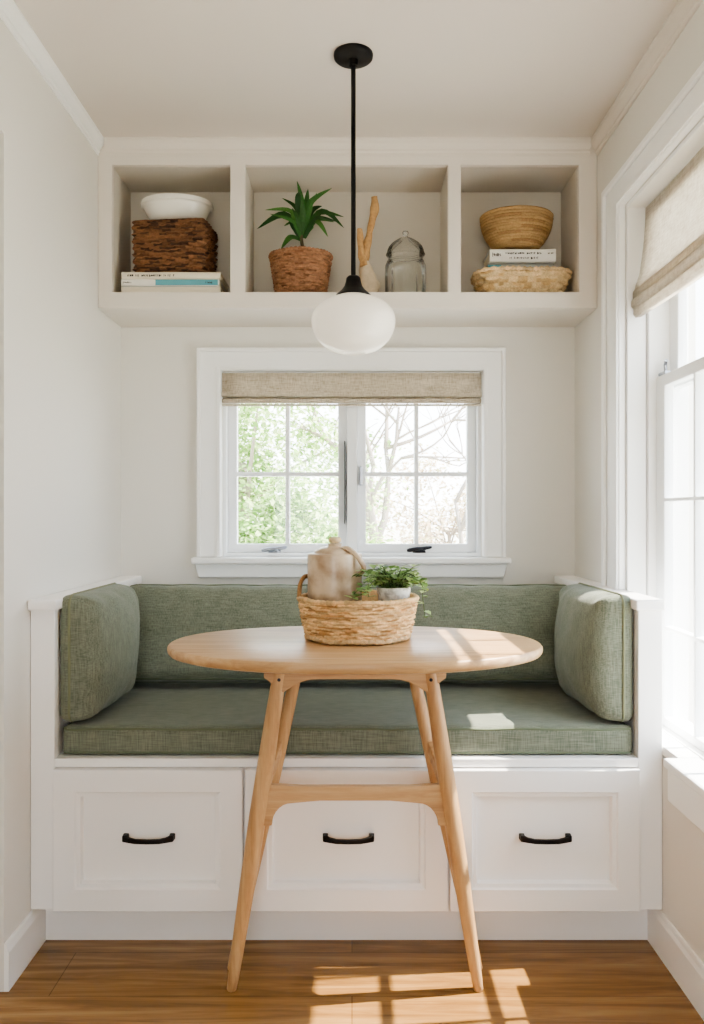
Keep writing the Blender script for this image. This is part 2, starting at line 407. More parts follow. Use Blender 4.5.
# ------------------------------------------------------------------ right window
win2 = bpy.data.objects.new('window_2', None); COL.objects.link(win2); struct(win2, 'tall white sash window in the right wall'); win2.location = (XR, 1.86, 0.5)
slab('casing', [W2[0] - 0.12, W2[0], W2[1], 2.474], [0.43, W2[3], 2.085], {(1, 0)}, XR - 0.022, XR, YZ, 'trim_white', win2, bevel=0.004)
slab('backband', [W2[0] - 0.122, W2[0] - 0.104, 2.458, 2.476], [0.43, 2.07, 2.088], {(1, 0)}, XR - 0.034, XR - 0.0225, YZ, 'trim_white', win2, bevel=0.003)
slab('casing_bead', [W2[0] - 0.02, W2[0] - 0.002, W2[1] + 0.002, W2[1] + 0.02], [0.53, W2[3] + 0.002, W2[3] + 0.02], {(1, 0)}, XR - 0.028, XR - 0.0225, YZ, 'trim_white', win2, bevel=0.002)
slab('jamb', [W2[0], W2[0] + 0.012, W2[1] - 0.012, W2[1]], [0.53, W2[3] - 0.012, W2[3]], {(1, 0)}, XR, 0.84, YZ, 'trim_white', win2, bevel=0.002)
XW = 0.862
slab('window_frame', [W2[0], W2[0] + 0.026, W2[1] - 0.026, W2[1]], [0.518, 0.532, W2[3] - 0.02, W2[3]], {(1, 1)}, 0.842, 0.955, YZ, 'trim_white', win2, bevel=0.002)
y0, y1 = W2[0] + 0.027, W2[1] - 0.027
G1 = 2.265; gaps = [G1, 2.068, 1.865, 1.662, 1.42]
def ucuts():
    u = [y0]
    for q in sorted(gaps): u += ([q] if q in (gaps[0], gaps[-1]) else [q - 0.005, q + 0.005])
    return u + [y1]
for nm, x0, zs, lab in (('sash', XW, [0.533, 0.556, 0.798, 0.808, 1.152, 1.162, 1.472, 1.505], None), ('sash', XW + 0.038, [1.470, 1.505, 1.742, 1.752, 1.965, 1.984], None)):
    us = ucuts(); hl = {(i, j) for i in range(1, len(us) - 1, 2) for j in range(1, len(zs) - 1, 2)}
    sash = slab(nm, us, zs, hl, x0, x0 + 0.028, YZ, 'sash_white', win2, bevel=0.003)
    box('pane', x0 + 0.012, x0 + 0.016, y0 + 0.03, y1 - 0.03, zs[0] + 0.01, zs[-1] - 0.01, 'window_glass', sash, bevel=0)
c = Vector((XW - 0.006, 2.375, 1.506)); lk = box('sash_lock', XW + 0.002, XW + 0.032, 2.27, 2.316, 1.506, 1.515, 'silver_metal', win2, bevel=0.003)
tube('lever', smooth_path([(XW + 0.016, 2.293, 1.515), (XW + 0.014, 2.293, 1.535), (XW + 0.012, 2.28, 1.545)], 4), 0.005, 'silver_metal', lk, n=8)
box('stool', XR - 0.036, 0.842, W2[0] - 0.15, 1.98, 0.507, 0.5295, 'trim_white', win2, bevel=0.006)
box('inner_sill', XR + 0.001, 0.842, 1.981, W2[1], 0.507, 0.5295, 'trim_white', win2, bevel=0.002)
box('apron', XR - 0.026, XR, W2[0] - 0.13, 1.98, 0.425, 0.5065, 'trim_white', win2, bevel=0.006)

# ------------------------------------------------------------------ roman blinds
bl = thing('roman_blind', 'oatmeal linen roman blind folded up at the top of the back window', 'blind', (0, YB, 1.6))
x0, x1 = -0.4555, 0.453
def sheet(name, prof, fn, w0, w1, mat, parent, nw=2, th=0.002, sag=None):
    """one cloth sheet: a polyline profile swept along w, with thickness"""
    v = []; f = []; n = len(prof)
    for k in range(nw + 1):
        w = w0 + (w1 - w0) * k / nw
        for i, p in enumerate(prof):
            d = sag(i / (n - 1), k / nw) if sag else (0, 0)
            v.append(fn(p[0] + d[0], p[1] + d[1], w))
    for k in range(nw):
        for i in range(n - 1):
            a = k * n + i; f.append((a, a + 1, a + n + 1, a + n))
    o = link(name, rel(parent, v), f, mat, parent, smooth=True, smooth_angle=60, recalc=False)
    so = o.modifiers.new('solid', 'SOLIDIFY'); so.thickness = th; so.offset = 0
    return o
bxz = lambda a, z, w: (w, a, z)
sheet('face_fabric', [(2.876, 1.613), (2.874, 1.585), (2.870, 1.558), (2.862, 1.540), (2.860, 1.532), (2.866, 1.528), (2.884, 1.529)], bxz, x0, x1, 'blind_linen', bl, 12)
sheet('lower_fold', [(2.886, 1.54), (2.884, 1.524), (2.868, 1.521), (2.865, 1.515), (2.868, 1.509), (2.886, 1.508)], bxz, x0 + 0.001, x1 - 0.001, 'blind_linen', bl, 12)
box('hem_bar', x0, x1, 2.868, 2.884, 1.497, 1.5035, 'blind_linen', bl, bevel=0.0025)
box('headrail', x0 + 0.004, x1 - 0.004, 2.880, 2.908, 1.590, 1.6175, 'trim_white', bl, bevel=0.002)
b2 = thing('roman_blind', 'woven sheer roman blind half lowered over the tall right window', 'blind', (0.86, 1.86, 1.9))
bzx = lambda a, z, w: (a, w, z)
ya, yb = W2[0] + 0.014, W2[1] - 0.0145
wv = lambda s, t: (0.003 * math.sin(9 * t + 2 * s) - 0.002, 0.0)
sheet('face_fabric', [(0.838, 1.99), (0.838, 1.95), (0.835, 1.90), (0.830, 1.85), (0.823, 1.80), (0.815, 1.775), (0.810, 1.755), (0.816, 1.742), (0.826, 1.74)], bzx, ya, yb, 'blind_sheer', b2, 24, 0.0015, wv)
for k, (zt, xo) in enumerate(((1.76, 0.804), (1.735, 0.800), (1.712, 0.806))):
    sheet('fold', [(0.830, zt + 0.006), (xo + 0.006, zt), (xo, zt - 0.012), (xo + 0.001, zt - 0.026), (xo + 0.008, zt - 0.034), (0.832, zt - 0.030)], bzx, ya, yb, 'blind_sheer', b2, 24, 0.002, wv)
box('headrail', 0.846, 0.858, ya + 0.02, yb - 0.02, 1.95, 1.98, 'trim_white', b2, bevel=0.002)

# ------------------------------------------------------------------ open wall shelf
sh = thing('wall_shelf', 'cream built-in shelf with three open cubbies below the ceiling', 'shelf', (0, YS, 1.777))
zb, z0, z1, zt = 1.777, 1.829, 2.235, ZC - 0.001
xs = [XL + 0.001, -0.768, -0.390, -0.342, 0.307, 0.349, 0.726, XR - 0.001]
slab('face_frame', xs, [zb, z0, z1, zt], {(1, 1), (3, 1), (5, 1)}, YS, YS + 0.02, XZ, 'shelf_paint', sh, bevel=0.0025)
YP = 2.845
box('bottom_board', xs[0], xs[7], YS + 0.0205, YB - 0.001, zb, z0, 'shelf_paint', sh, 0)
box('top_board', xs[0], xs[7], YS + 0.0205, YB - 0.001, z1, zt, 'shelf_paint_shaded', sh, 0)
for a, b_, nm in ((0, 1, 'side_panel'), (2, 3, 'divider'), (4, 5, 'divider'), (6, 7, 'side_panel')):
    box(nm, xs[a], xs[b_], YS + 0.0205, YB - 0.001, z0 + 0.0002, z1 - 0.0002, 'shelf_paint_shaded', sh, 0)
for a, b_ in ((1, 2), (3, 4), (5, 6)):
    box('back_panel', xs[a] + 0.0005, xs[b_] - 0.0005, YP, YB - 0.001, z0 + 0.0005, z1 - 0.0005, 'shelf_paint_shaded', sh, 0)

# ------------------------------------------------------------------ banquette bench
be = thing('banquette_bench', 'white built-in corner bench with three panelled drawers', 'bench', (0, YBEN, 0))
ZD, ZCAP = 0.5, 0.875
for s in (-1, 1):
    xo, xi = (XL + 0.001, -0.752) if s < 0 else (XR - 0.001, 0.724)
    box('side_panel', min(xo, xi), max(xo, xi), YBEN, YB - 0.001, 0.117, ZCAP, 'bench_white', be, 0.002)
    xi2 = xi + 0.012 * -s
    box('cap_rail', min(xo, xi2), max(xo, xi2), YBEN - 0.022, YB - 0.001, ZCAP + 0.0002, 0.902, 'bench_white', be, 0.004)
box('toe_kick', XL + 0.0005, XR - 0.0005, YTOE, YTOE + 0.02, 0.0, 0.117, 'bench_white', be, 0.001)
slab('face_frame', [-0.7515, -0.745, -0.278, -0.266, 0.237, 0.249, 0.717, 0.7235], [0.117, 0.124, 0.474, ZD - 0.001], {(1, 1), (3, 1), (5, 1)}, YBEN + 0.012, YBEN + 0.03, XZ, 'bench_white', be, 0.0)
box('seat_deck', -0.7515, 0.7235, YBEN - 0.004, YB - 0.001, ZD - 0.022, ZD, 'bench_white', be, 0.003)
box('carcass_floor', -0.7515, 0.7235, YBEN + 0.031, YB - 0.001, 0.117, 0.135, 'bench_white', be, 0)
def pull(cx, cz, yf, parent):
    for s in (-1, 1):
        pass
    # one cast handle: square posts at both ends, bowed grip between
    v = []; f = []
    w = 0.0585
    g = [(-w, 0.004), (-w, -0.019), (-w + 0.012, -0.023), (-0.03, -0.025), (0, -0.026), (0.03, -0.025), (w - 0.012, -0.023), (w, -0.019), (w, 0.004)]
    zz = [0.003, 0.003, 0.001, -0.0015, -0.002, -0.0015, 0.001, 0.003, 0.003]
    hh = [0.0075, 0.0075, 0.006, 0.0055, 0.0055, 0.0055, 0.006, 0.0075, 0.0075]
    tt = [0.007, 0.006, 0.005, 0.0045, 0.0045, 0.0045, 0.005, 0.006, 0.007]
    n = len(g)
    for i in range(n):
        p = Vector((g[i][0], g[i][1])); a = Vector(g[max(i - 1, 0)]); b_ = Vector(g[min(i + 1, n - 1)])
        t = (b_ - a).normalized(); nn = Vector((-t.y, t.x))
        for sa, sb in ((-1, -1), (1, -1), (1, 1), (-1, 1)):
            q = p + nn * tt[i] * sa
            v.append((cx + q.x, yf + min(q.y, 0.0), cz + zz[i] + hh[i] * sb))
    for i in range(n - 1):
        for k in range(4):
            f.append((i * 4 + k, i * 4 + (k + 1) % 4, i * 4 + 4 + (k + 1) % 4, i * 4 + 4 + k))
    f += [(0, 1, 2, 3), tuple(range(4 * n - 4, 4 * n))]
    return link('handle', rel(parent, v), f, 'bronze_metal', parent, bevel=0.0018)
def drawer(xa, xb, hx):
    za, zc = 0.1205, 0.4755
    yf, t = YBEN - 0.019, 0.0300
    fw = 0.061
    def ring(dx, y): return [(xa + dx, y, za + dx), (xb - dx, y, za + dx), (xb - dx, y, zc - dx), (xa + dx, y, zc - dx)]
    rings = [ring(0, yf + t), ring(0, yf + 0.002), ring(0.002, yf), ring(fw - 0.006, yf), ring(fw - 0.002, yf + 0.005), ring(fw + 0.007, yf + 0.0065), ring(fw + 0.010, yf + 0.022)]
    v = sum(rings, []); f = []
    for i in range(len(rings) - 1):
        for k in range(4): f.append((4 * i + k, 4 * i + (k + 1) % 4, 4 * i + 4 + (k + 1) % 4, 4 * i + 4 + k))
    f += [(0, 1, 2, 3), tuple(range(4 * len(rings) - 4, 4 * len(rings)))]
    d = link('drawer', rel(be, v), f, 'bench_white', be)
    h = pull(hx, 0.300, yf + 0.0215, d)
    return d
drawer(-0.7505, -0.2745, at(148, 0, 2.06).x)
drawer(-0.2685, 0.2395, at(348.5, 0, 2.06).x)
drawer(0.2455, 0.7225, at(546, 0, 2.06).x)

# ------------------------------------------------------------------ cushions
def rounded_block(a, b_, c, r, n=(40, 24, 8)):
    """surface of a rounded box, half sizes a, b, c -> verts with their unit coordinates"""
    verts = {}; vl = []; f = []
    def vid(i, j, k):
        if (i, j, k) not in verts:
            verts[(i, j, k)] = len(vl)
            q = []
            for t, m_, h in zip((i, j, k), n, (a, b_, c)):
                u = -1 + 2 * t / m_
                # denser near the edges
                q.append(h * (math.sin(u * PI / 2) * 0.55 + u * 0.45))
            p = Vector(q)
            core = Vector([max(-(h - r), min(h - r, x)) for h, x in zip((a, b_, c), q)])
            d = p - core
            p2 = core + d.normalized() * r if d.length > 1e-9 else p
            vl.append(p2)
        return verts[(i, j, k)]
    A, Bn, C = n
    for i in range(A):
        for j in range(Bn):
            for k in (0, C): f.append((vid(i, j, k), vid(i + 1, j, k), vid(i + 1, j + 1, k), vid(i, j + 1, k)))
    for i in range(A):
        for k in range(C):
            for j in (0, Bn): f.append((vid(i, j, k), vid(i + 1, j, k), vid(i + 1, j, k + 1), vid(i, j, k + 1)))
    for j in range(Bn):
        for k in range(C):
            for i in (0, A): f.append((vid(i, j, k), vid(i, j + 1, k), vid(i, j + 1, k + 1), vid(i, j, k + 1)))
    return vl, f
def ring_path(a, b_, r, n=14, straight=24):
    pts = []
    cor = [(a - r, b_ - r, 0), (-a + r, b_ - r, PI / 2), (-a + r, -b_ + r, PI), (a - r, -b_ + r, 1.5 * PI)]
    for i, (x, y, s) in enumerate(cor):
        for k in range(n + 1):
            q = s + PI / 2 * k / n; pts.append((x + r * math.cos(q), y + r * math.sin(q)))
        x2, y2, s2 = cor[(i + 1) % 4]
        e = (x2 + r * math.cos(s2), y2 + r * math.sin(s2)); st = pts[-1]
        for k in range(1, straight): pts.append((st[0] + (e[0] - st[0]) * k / straight, st[1] + (e[1] - st[1]) * k / straight))
    return pts
def cushion(name, label, a, b_, c, r, mtx, puff=0.0, puff_back=0.0, taper=0.0, wr=0.003, pipes=((1, 0.0045),), seed=0, dense=(40, 24, 8), pipe_mat='sage_piping', sag=None, rc=None):
    root = thing(name, label, 'cushion', mtx.translation)
    R = mtx.to_3x3()
    def deform(p):
        u, v, w = p.x / a, p.y / b_, p.z / c
        k = 1 - taper * ((w + 1) / 2) ** 2
        x, y = p.x * k, p.y * k
        bul = max(0, (1 - u * u)) ** 0.7 * max(0, (1 - v * v)) ** 0.7
        z = p.z + (puff * bul if w > 0 else -puff_back * bul) * min(1, abs(w))
        q = Vector((x, y, z))
        e = noise.noise(Vector((p.x * 6 + seed, p.y * 6, p.z * 5))) * wr + noise.noise(Vector((p.x * 22, p.y * 16 + seed, p.z * 14))) * wr * 0.35
        q += Vector((0, 0, e)) * (1 if w > 0 else 0.1)
        # soft dimples where the seam pulls, towards the edges
        edge = max(abs(u), abs(v))
        if edge > 0.72 and w > 0.2:
            t = (edge - 0.72) / 0.28
            q.z -= wr * 1.1 * t * max(0, math.sin((p.x if abs(v) > abs(u) else p.y) * 46 + seed))
        if sag: q += sag(u, v, w)
        return R @ q
    vl, f = rounded_block(a, b_, c, r, dense)
    body = link('cover', [deform(p) for p in vl], f, 'sage_linen', root, smooth=True)
    rc = rc or r
    for w, rad in pipes:
        inset = r * (1 - math.cos(math.asin(min(1, max(0, (abs(w) * c - (c - r)) / r)))))
        rp = ring_path(a - inset, b_ - inset, max(rc - inset, rad * 2))
        pts = [deform(Vector((x, y, w * c))) for x, y in rp]
        v, ff = loop_tube(pts, rad, 6)
        o = link('piping', v, ff, pipe_mat, root, smooth=True)
    return root
M_ = lambda loc, rx=0, ry=0, rz=0: Matrix.Translation(loc) @ Matrix.Rotation(rz, 4, 'Z') @ Matrix.Rotation(ry, 4, 'Y') @ Matrix.Rotation(rx, 4, 'X')
# seat pad: half sizes in x, y, z
cushion('seat_cushion', 'long sage green linen seat pad along the bench', 0.730, 0.365, 0.0375, 0.018, M_((-0.012, 2.09 + 0.365, 0.5385)), puff=0.005, puff_back=0.0, wr=0.0022, pipes=((0.80, 0.003), (-0.80, 0.003)), seed=3, dense=(90, 40, 8))
# back cushion: local x = width, y = height, z = thickness towards the room; leaning back
tilt = math.radians(18)
Mb = Matrix.Translation((-0.008, 2.596, 0.741)) @ Matrix.Rotation(math.radians(90) - tilt, 4, 'X')
cushion('back_cushion', 'long sage green linen back cushion against the back wall', 0.712, 0.148, 0.062, 0.034, Mb, puff=0.018, puff_back=0.0, wr=0.008, pipes=((0.60, 0.0035), (-0.60, 0.0035)), seed=9, dense=(90, 26, 10), rc=0.035)
# side cushions: local x = along the bench depth, y = height, z = towards the seat
for s in (-1, 1):
    xw = -0.750 if s < 0 else 0.722
    ax = Matrix(((0, 0, -s, 0), (-s * -1 if s > 0 else -1 * -1, 0, 0, 0), (0, 1, 0, 0), (0, 0, 0, 1)))
    # columns: local x -> +Y, local y -> +Z, local z -> away from the side panel
    ax = Matrix(((0, 0, -s, 0), (1, 0, 0, 0), (0, 1, 0, 0), (0, 0, 0, 1)))
    rotz = Matrix.Rotation(math.radians(1.4) * s, 4, 'Z')
    Mx = Matrix.Translation((xw + -s * 0.0495, 2.290, 0.746)) @ rotz @ ax
    cushion('side_cushion', 'sage green side cushion leaning on the %s' % ('left bench end, by the doorway wall' if s < 0 else 'right bench end, under the tall window'),
            0.200, 0.164, 0.046, 0.024, Mx, puff=0.043, puff_back=0.0, taper=0.06, wr=0.009, pipes=((-0.35, 0.0038),), seed=20 + 7 * s, dense=(44, 34, 10), pipe_mat='olive_piping', rc=0.03)

# ------------------------------------------------------------------ oval table
TX, TY, TZ = 0.007, 1.989, 0.808
tb = thing('dining_table', 'oval oak table with splayed round legs before the bench', 'table', (TX, TY, 0))
SA, SB = 0.449, 0.295
prof = [(0, 0.782), (0.96, 0.782), (0.985, 0.785), (0.997, 0.791), (1.0, 0.798), (0.998, 0.803), (0.992, 0.8065), (0.984, TZ), (0, TZ)]
v, f = [], []
nr = 96
for r_, z in prof:
    for k in range(nr):
        q = 2 * PI * k / nr
        e_ = 0.93                                      # slightly fuller than an ellipse
        cx_, sy_ = math.cos(q), math.sin(q)
        v.append((TX + SA * r_ * math.copysign(abs(cx_) ** e_, cx_), TY + SB * r_ * math.copysign(abs(sy_) ** e_, sy_), z))
v2 = [p for i, p in enumerate(v) if not (i < nr or i >= nr * (len(prof) - 1))]
m_ = len(prof) - 2
for i in range(m_ - 1):
    for k in range(nr): f.append((i * nr + k, i * nr + (k + 1) % nr, (i + 1) * nr + (k + 1) % nr, (i + 1) * nr + k))
f += [tuple(range(nr)), tuple(range((m_ - 1) * nr, m_ * nr))]
link('tabletop', rel(tb, v2), f, 'table_wood', tb, smooth=True, smooth_angle=35)
YFR, YRE = (1.905, 1.925), (2.045, 2.012)             # depth of front / rear legs at top and foot
def leg_pt(s, front, z):
    t = z / 0.775
    if front: return Vector((TX + s * (0.290 + (0.171 - 0.290) * t), YFR[1] + (YFR[0] - YFR[1]) * t, z))
    return Vector((TX + s * (0.304 + (0.134 - 0.304) * t), YRE[1] + (YRE[0] - YRE[1]) * t, z))
for front in (True, False):
    for s in (-1, 1):
        zs = [0.0, 0.003, 0.022, 0.024, 0.10, 0.25, 0.42, 0.56, 0.68, 0.778]
        rs = [0.0095, 0.0115, 0.0125, 0.0128, 0.0150, 0.0185, 0.0205, 0.0195, 0.0175, 0.0155]
        k = 1.0 if front else 0.86
        tube('leg', [leg_pt(s, front, z) for z in zs], [r_ * k for r_ in rs], 'leg_wood', tb, n=20)
# arched aprons (front and back pair) right under the top
def arch(xe, zt_, zb_, zm, n=16, out=0.0, flat=0.16):
    """profile of a rail arched along its lower edge, half width xe"""
    pr = [(-xe - out, zt_), (xe + out, zt_), (xe + out, zt_ - 0.044), (xe + out - 0.012, zt_ - 0.052), (xe - 0.004, zb_)]
    for k in range(1, n):
        t = k / n; x = xe - 0.004 - 2 * (xe - 0.004) * t
        u = abs(2 * t - 1); 
        z = zm - (zm - zb_) * max(0, (u - (1 - flat * 2)) / (flat * 2)) ** 1.8
        pr.append((x, z))
    pr += [(-xe + 0.004, zb_), (-xe - out + 0.012, zt_ - 0.052), (-xe - out, zt_ - 0.044)]
    return pr
for yy in (1.905, 2.045):
    e = 0.171 if yy < 2 else 0.140
    o = prism('apron', [(TX + x, z) for x, z in arch(e, 0.782, 0.704, 0.735, out=0.040, flat=0.22)], XZ, yy - 0.010, yy + 0.010, 'rail_wood', tb, 0.002)
for s in (-1, 1):
    p = leg_pt(s, True, 0.76); q = leg_pt(s, False, 0.76)
    prism('top_cleat', [(p.y - 0.02, 0.782), (q.y + 0.02, 0.782), (q.y + 0.02, 0.768), (q.y - 0.01, 0.750), (p.y + 0.01, 0.750), (p.y - 0.02, 0.768)], YZ, TX + s * 0.150 - 0.009, TX + s * 0.150 + 0.009, 'rail_wood', tb, 0.002)
# front stretcher with curved brackets
zst, zsb = 0.4885, 0.451
pl = leg_pt(-1, True, 0.46).x + 0.008; pr_ = leg_pt(1, True, 0.46).x - 0.008
def stretcher_prof():
    L, R_ = pl, pr_
    pts = [(L + 0.006, zst), (L + 0.05, zst - 0.002)] + [(L + (R_ - L) * k / 10, zst - 0.004) for k in range(2, 9)] + [(R_ - 0.05, zst - 0.002), (R_ - 0.006, zst)]
    pts += [(R_ + 0.016, zsb - 0.058)]
    cv = [(0.045 * (1 - math.cos(k / 7 * PI / 2)), zsb - 0.058 + 0.052 * math.sin(k / 7 * PI / 2)) for k in range(8)]
    pts += [(R_ - 0.018 - x, z) for x, z in cv] + [(R_ - 0.13, zsb)]
    pts += [(L + 0.13, zsb)] + [(L + 0.018 + x, z) for x, z in cv[::-1]]
    pts += [(L - 0.016, zsb - 0.058)]
    return pts
yst = leg_pt(1, True, 0.46).y
prism('front_stretcher', stretcher_prof(), XZ, yst - 0.009, yst + 0.009, 'rail_wood', tb, 0.002)
for s in (-1, 1):
    p = leg_pt(s, True, 0.445); q = leg_pt(s, False, 0.555)
    d = Vector((0, 0, 0.036))
    v = []
    for P0 in (p + Vector((0, 0.006, 0)), q):
        for sx in (-0.008, 0.008):
            for zz in (-1, 1): v.append(P0 + Vector((sx, 0, 0)) + d * 0.5 * zz)
    f = [(0, 1, 3, 2), (4, 6, 7, 5), (0, 4, 5, 1), (2, 3, 7, 6), (0, 2, 6, 4), (1, 5, 7, 3)]
    link('side_stretcher', rel(tb, v), f, 'rail_wood', tb, bevel=0.003)
v, f = lathe_geo([(0, 0.0005), (0.0042, 0.0005), (0.004, -0.0006), (0, -0.0006)], (0, 0, 0), 12)
for s in (-1, 1):
    c = leg_pt(s, True, 0.735); vv = [Vector((c.x + p[0] - s * 0.002, c.y - 0.0175 + p[2], c.z + p[1])) for p in v]
    o = link('dowel_plug', rel(tb, vv), f, 'dark_metal', tb); o['label'] = 'dark dowel plug'

# ------------------------------------------------------------------ woven things
def jitter(c, a): 
    k = 1 + random.uniform(-a, a); return tuple(min(1, x * k) for x in c[:3])
def weave(name, path, prof, rows, stakes, amp, base, mat='straw', parent=None, sub=6, vsub=6, wall=0.008, closed_top=False, coil=False, jit=0.28, base2=None, twist=0.0, bottom=True):
    """woven wall as ONE surface: strands run round the basket and pass in front of / behind the stakes
       path(theta, s) -> (x, y, nx, ny) outline of scale s; prof(t) -> (s, z) from bottom to top"""
    nu, nv = stakes * sub, rows * vsub
    v = []; f = []; col = []
    rc = {}
    for j in range(nv + 1):
        t = j / nv; row = min(rows - 1, int(t * rows)); fr = t * rows - row
        for i in range(nu):
            th = 2 * PI * i / nu
            s, z = prof(t)
            x, y, nx, ny = path(th, s)
            bump = max(0.0, math.sin(PI * fr)) ** 0.6
            ph = stakes * th + (PI * row)
            w = (0.52 + 0.48 * math.cos(ph)) if not coil else 0.9
            h = amp * (bump * w - 0.35) + noise.noise(Vector((math.cos(th) * 9, math.sin(th) * 9, t * rows * 2.2))) * amp * (0.4 if amp < 0.01 else 0.15)
            v.append((x + nx * h, y + ny * h, z + noise.noise(Vector((math.cos(th) * 5, math.sin(th) * 5, row * 3.1))) * amp * 0.35))
            key = (row, int((stakes * th / (2 * PI)) * (1.0 if not coil else 0.25) + 0.5 * (row % 2)), int(fr * 2.2) if not coil else 0)
            if key not in rc: rc[key] = jitter(base if (not base2 or random.random() < 0.78) else base2, jit)
            col.append(rc[key])
    for j in range(nv):
        for i in range(nu):
            a = j * nu + i; b_ = j * nu + (i + 1) % nu
            f.append((a, b_, b_ + nu, a + nu))
    # rim, inner wall and floor
    def ring(s_off, z, c):
        st = len(v)
        for i in range(nu):
            th = 2 * PI * i / nu; x, y, nx, ny = path(th, s_off); v.append((x, y, z)); col.append(c)
        return st
    def bridge(a, b_):
        for i in range(nu): f.append((a + i, a + (i + 1) % nu, b_ + (i + 1) % nu, b_ + i))
    top = nv * nu
    s1, zz1 = prof(1.0); s0, zz0 = prof(0.0)
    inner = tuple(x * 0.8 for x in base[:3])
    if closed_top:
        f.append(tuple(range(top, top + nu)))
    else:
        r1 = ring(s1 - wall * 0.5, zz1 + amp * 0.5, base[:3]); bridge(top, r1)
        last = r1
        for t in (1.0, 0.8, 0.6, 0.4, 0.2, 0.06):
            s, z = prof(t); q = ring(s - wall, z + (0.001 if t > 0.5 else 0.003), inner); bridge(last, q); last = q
        f.append(tuple(range(last, last + nu)))
    if bottom: f.append(tuple(range(nu)))
    o = link(name, rel(parent, v), f, mat, parent, smooth=True, cols=col)
    return o
def circ(cx_, cy_, sy=1.0):
    return lambda th, s: (cx_ + s * math.cos(th), cy_ + s * math.sin(th) * sy, math.cos(th), math.sin(th))
def rrect(cx_, cy_, a, b_, r, rot=0.0):
    per = [2 * (a - r), PI / 2 * r, 2 * (b_ - r), PI / 2 * r] * 2; tot = sum(per)
    segs = []
    def fn(th, s):
        # s is an outward offset from the base rectangle
        d = (th / (2 * PI)) * tot
        x = y = nx = ny = 0
        A, Bb = a - r, b_ - r
        order = [('l', (-A, -b_), (1, 0), (0, -1)), ('c', (A, -Bb), -PI / 2, None), ('l', (a, -Bb), (0, 1), (1, 0)), ('c', (A, Bb), 0, None),
                 ('l', (A, b_), (-1, 0), (0, 1)), ('c', (-A, Bb), PI / 2, None), ('l', (-a, Bb), (0, -1), (-1, 0)), ('c', (-A, -Bb), PI, None)]
        for L, sg in zip(per, order):
            if d <= L or sg is order[-1]:
                if sg[0] == 'l': x, y = sg[1][0] + sg[2][0] * d, sg[1][1] + sg[2][1] * d; nx, ny = sg[3]
                else:
                    q = sg[2] + min(d, L) / r; nx, ny = math.cos(q), math.sin(q); x, y = sg[1][0] + r * nx, sg[1][1] + r * ny
                break
            d -= L
        x += nx * s; y += ny * s
        c_, s_ = math.cos(rot), math.sin(rot)
        return (cx_ + x * c_ - y * s_, cy_ + x * s_ + y * c_, nx * c_ - ny * s_, nx * s_ + ny * c_)
    return fn
def rim_wrap(name, path, s, z, rad, base, parent, n=120, twists=40, amp=0.25, sy=1):
    pts = []; 
    for i in range(n):
        th = 2 * PI * i / n; x, y, nx, ny = path(th, s); pts.append((x, y, z + noise.noise(Vector((math.cos(th) * 3, math.sin(th) * 3, 1.7))) * rad * 0.5))
    v, f = loop_tube(pts, rad, 8)
    cols = []; cs = [jitter(base, 0.25) for _ in range(twists)]
    for i in range(n):
        k = 1 + amp * math.sin(2 * PI * i / n * twists)
        for q in range(8):
            idx = i * 8 + q; p = Vector(pts[i]); v[idx] = p + (v[idx] - p) * k; cols.append(cs[int(i * twists / n) % twists])
    return link(name, rel(parent, v), f, 'straw', parent, smooth=True, cols=cols)

# basket on the table
BX, BY = 0.0145, 2.04
bk = thing('woven_basket', 'round straw basket in the middle of the table', 'basket', (BX, BY, TZ))
STRAW = srgb(214, 180, 134); STRAW2 = srgb(176, 136, 92)
bp_ = lambda t: (0.127 + 0.020 * t ** 0.8, TZ + 0.006 + 0.094 * t)
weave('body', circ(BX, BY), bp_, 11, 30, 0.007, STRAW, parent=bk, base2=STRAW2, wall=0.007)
rim_wrap('rim', circ(BX, BY), 0.146, TZ + 0.102, 0.0055, STRAW, bk, 160, 60)
rim_wrap('base_ring', circ(BX, BY), 0.126, TZ + 0.0088, 0.0062, srgb(196, 168, 130), bk, 160, 50)
hp = smooth_path([(BX - 0.145, BY - 0.018, TZ + 0.104), (BX - 0.143, BY + 0.004, TZ + 0.136), (BX - 0.132, BY + 0.042, TZ + 0.152), (BX - 0.117, BY + 0.078, TZ + 0.138), (BX - 0.109, BY + 0.096, TZ + 0.104)], 6)
tube('handle', hp, 0.0055, 'rope', bk, n=8)

# stoneware jug
JX, JY = -0.0435, 2.068
jz = TZ + 0.0125
jg = thing('stoneware_jug', 'buff stoneware jug with a stopper standing inside the table basket', 'jug', (JX, JY, jz))
lathe('body', [(0, 0), (0.058, 0), (0.064, 0.004), (0.0665, 0.02), (0.0685, 0.10), (0.0690, 0.192), (0.0685, 0.1965), (0.0655, 0.198), (0.054, 0.1985), (0.0515, 0.203), (0.045, 0.209), (0.033, 0.2135), (0.022, 0.216), (0.0175, 0.217), (0.0165, 0.220), (0.0180, 0.221), (0.0180, 0.223), (0.013, 0.224), (0, 0.224)], (JX, JY, jz), 'stoneware', jg, n=56, angle=60)
lathe('stopper', [(0, 0.2245), (0.012, 0.2245), (0.0155, 0.227), (0.0165, 0.233), (0.014, 0.2375), (0.009, 0.239), (0.006, 0.2375), (0, 0.237)], (JX, JY, jz), 'cork', jg, n=24)
hp = smooth_path([(JX + 0.018, JY - 0.024, jz + 0.205), (JX + 0.030, JY - 0.036, jz + 0.212), (JX + 0.044, JY - 0.044, jz + 0.205), (JX + 0.062, JY - 0.050, jz + 0.185), (JX + 0.073, JY - 0.050, jz + 0.162), (JX + 0.060, JY - 0.040, jz + 0.146)], 6)
tube('handle', hp, [0.009] * 6 + [0.008] * (len(hp) - 6), 'stoneware', jg, n=12, squash=0.75)

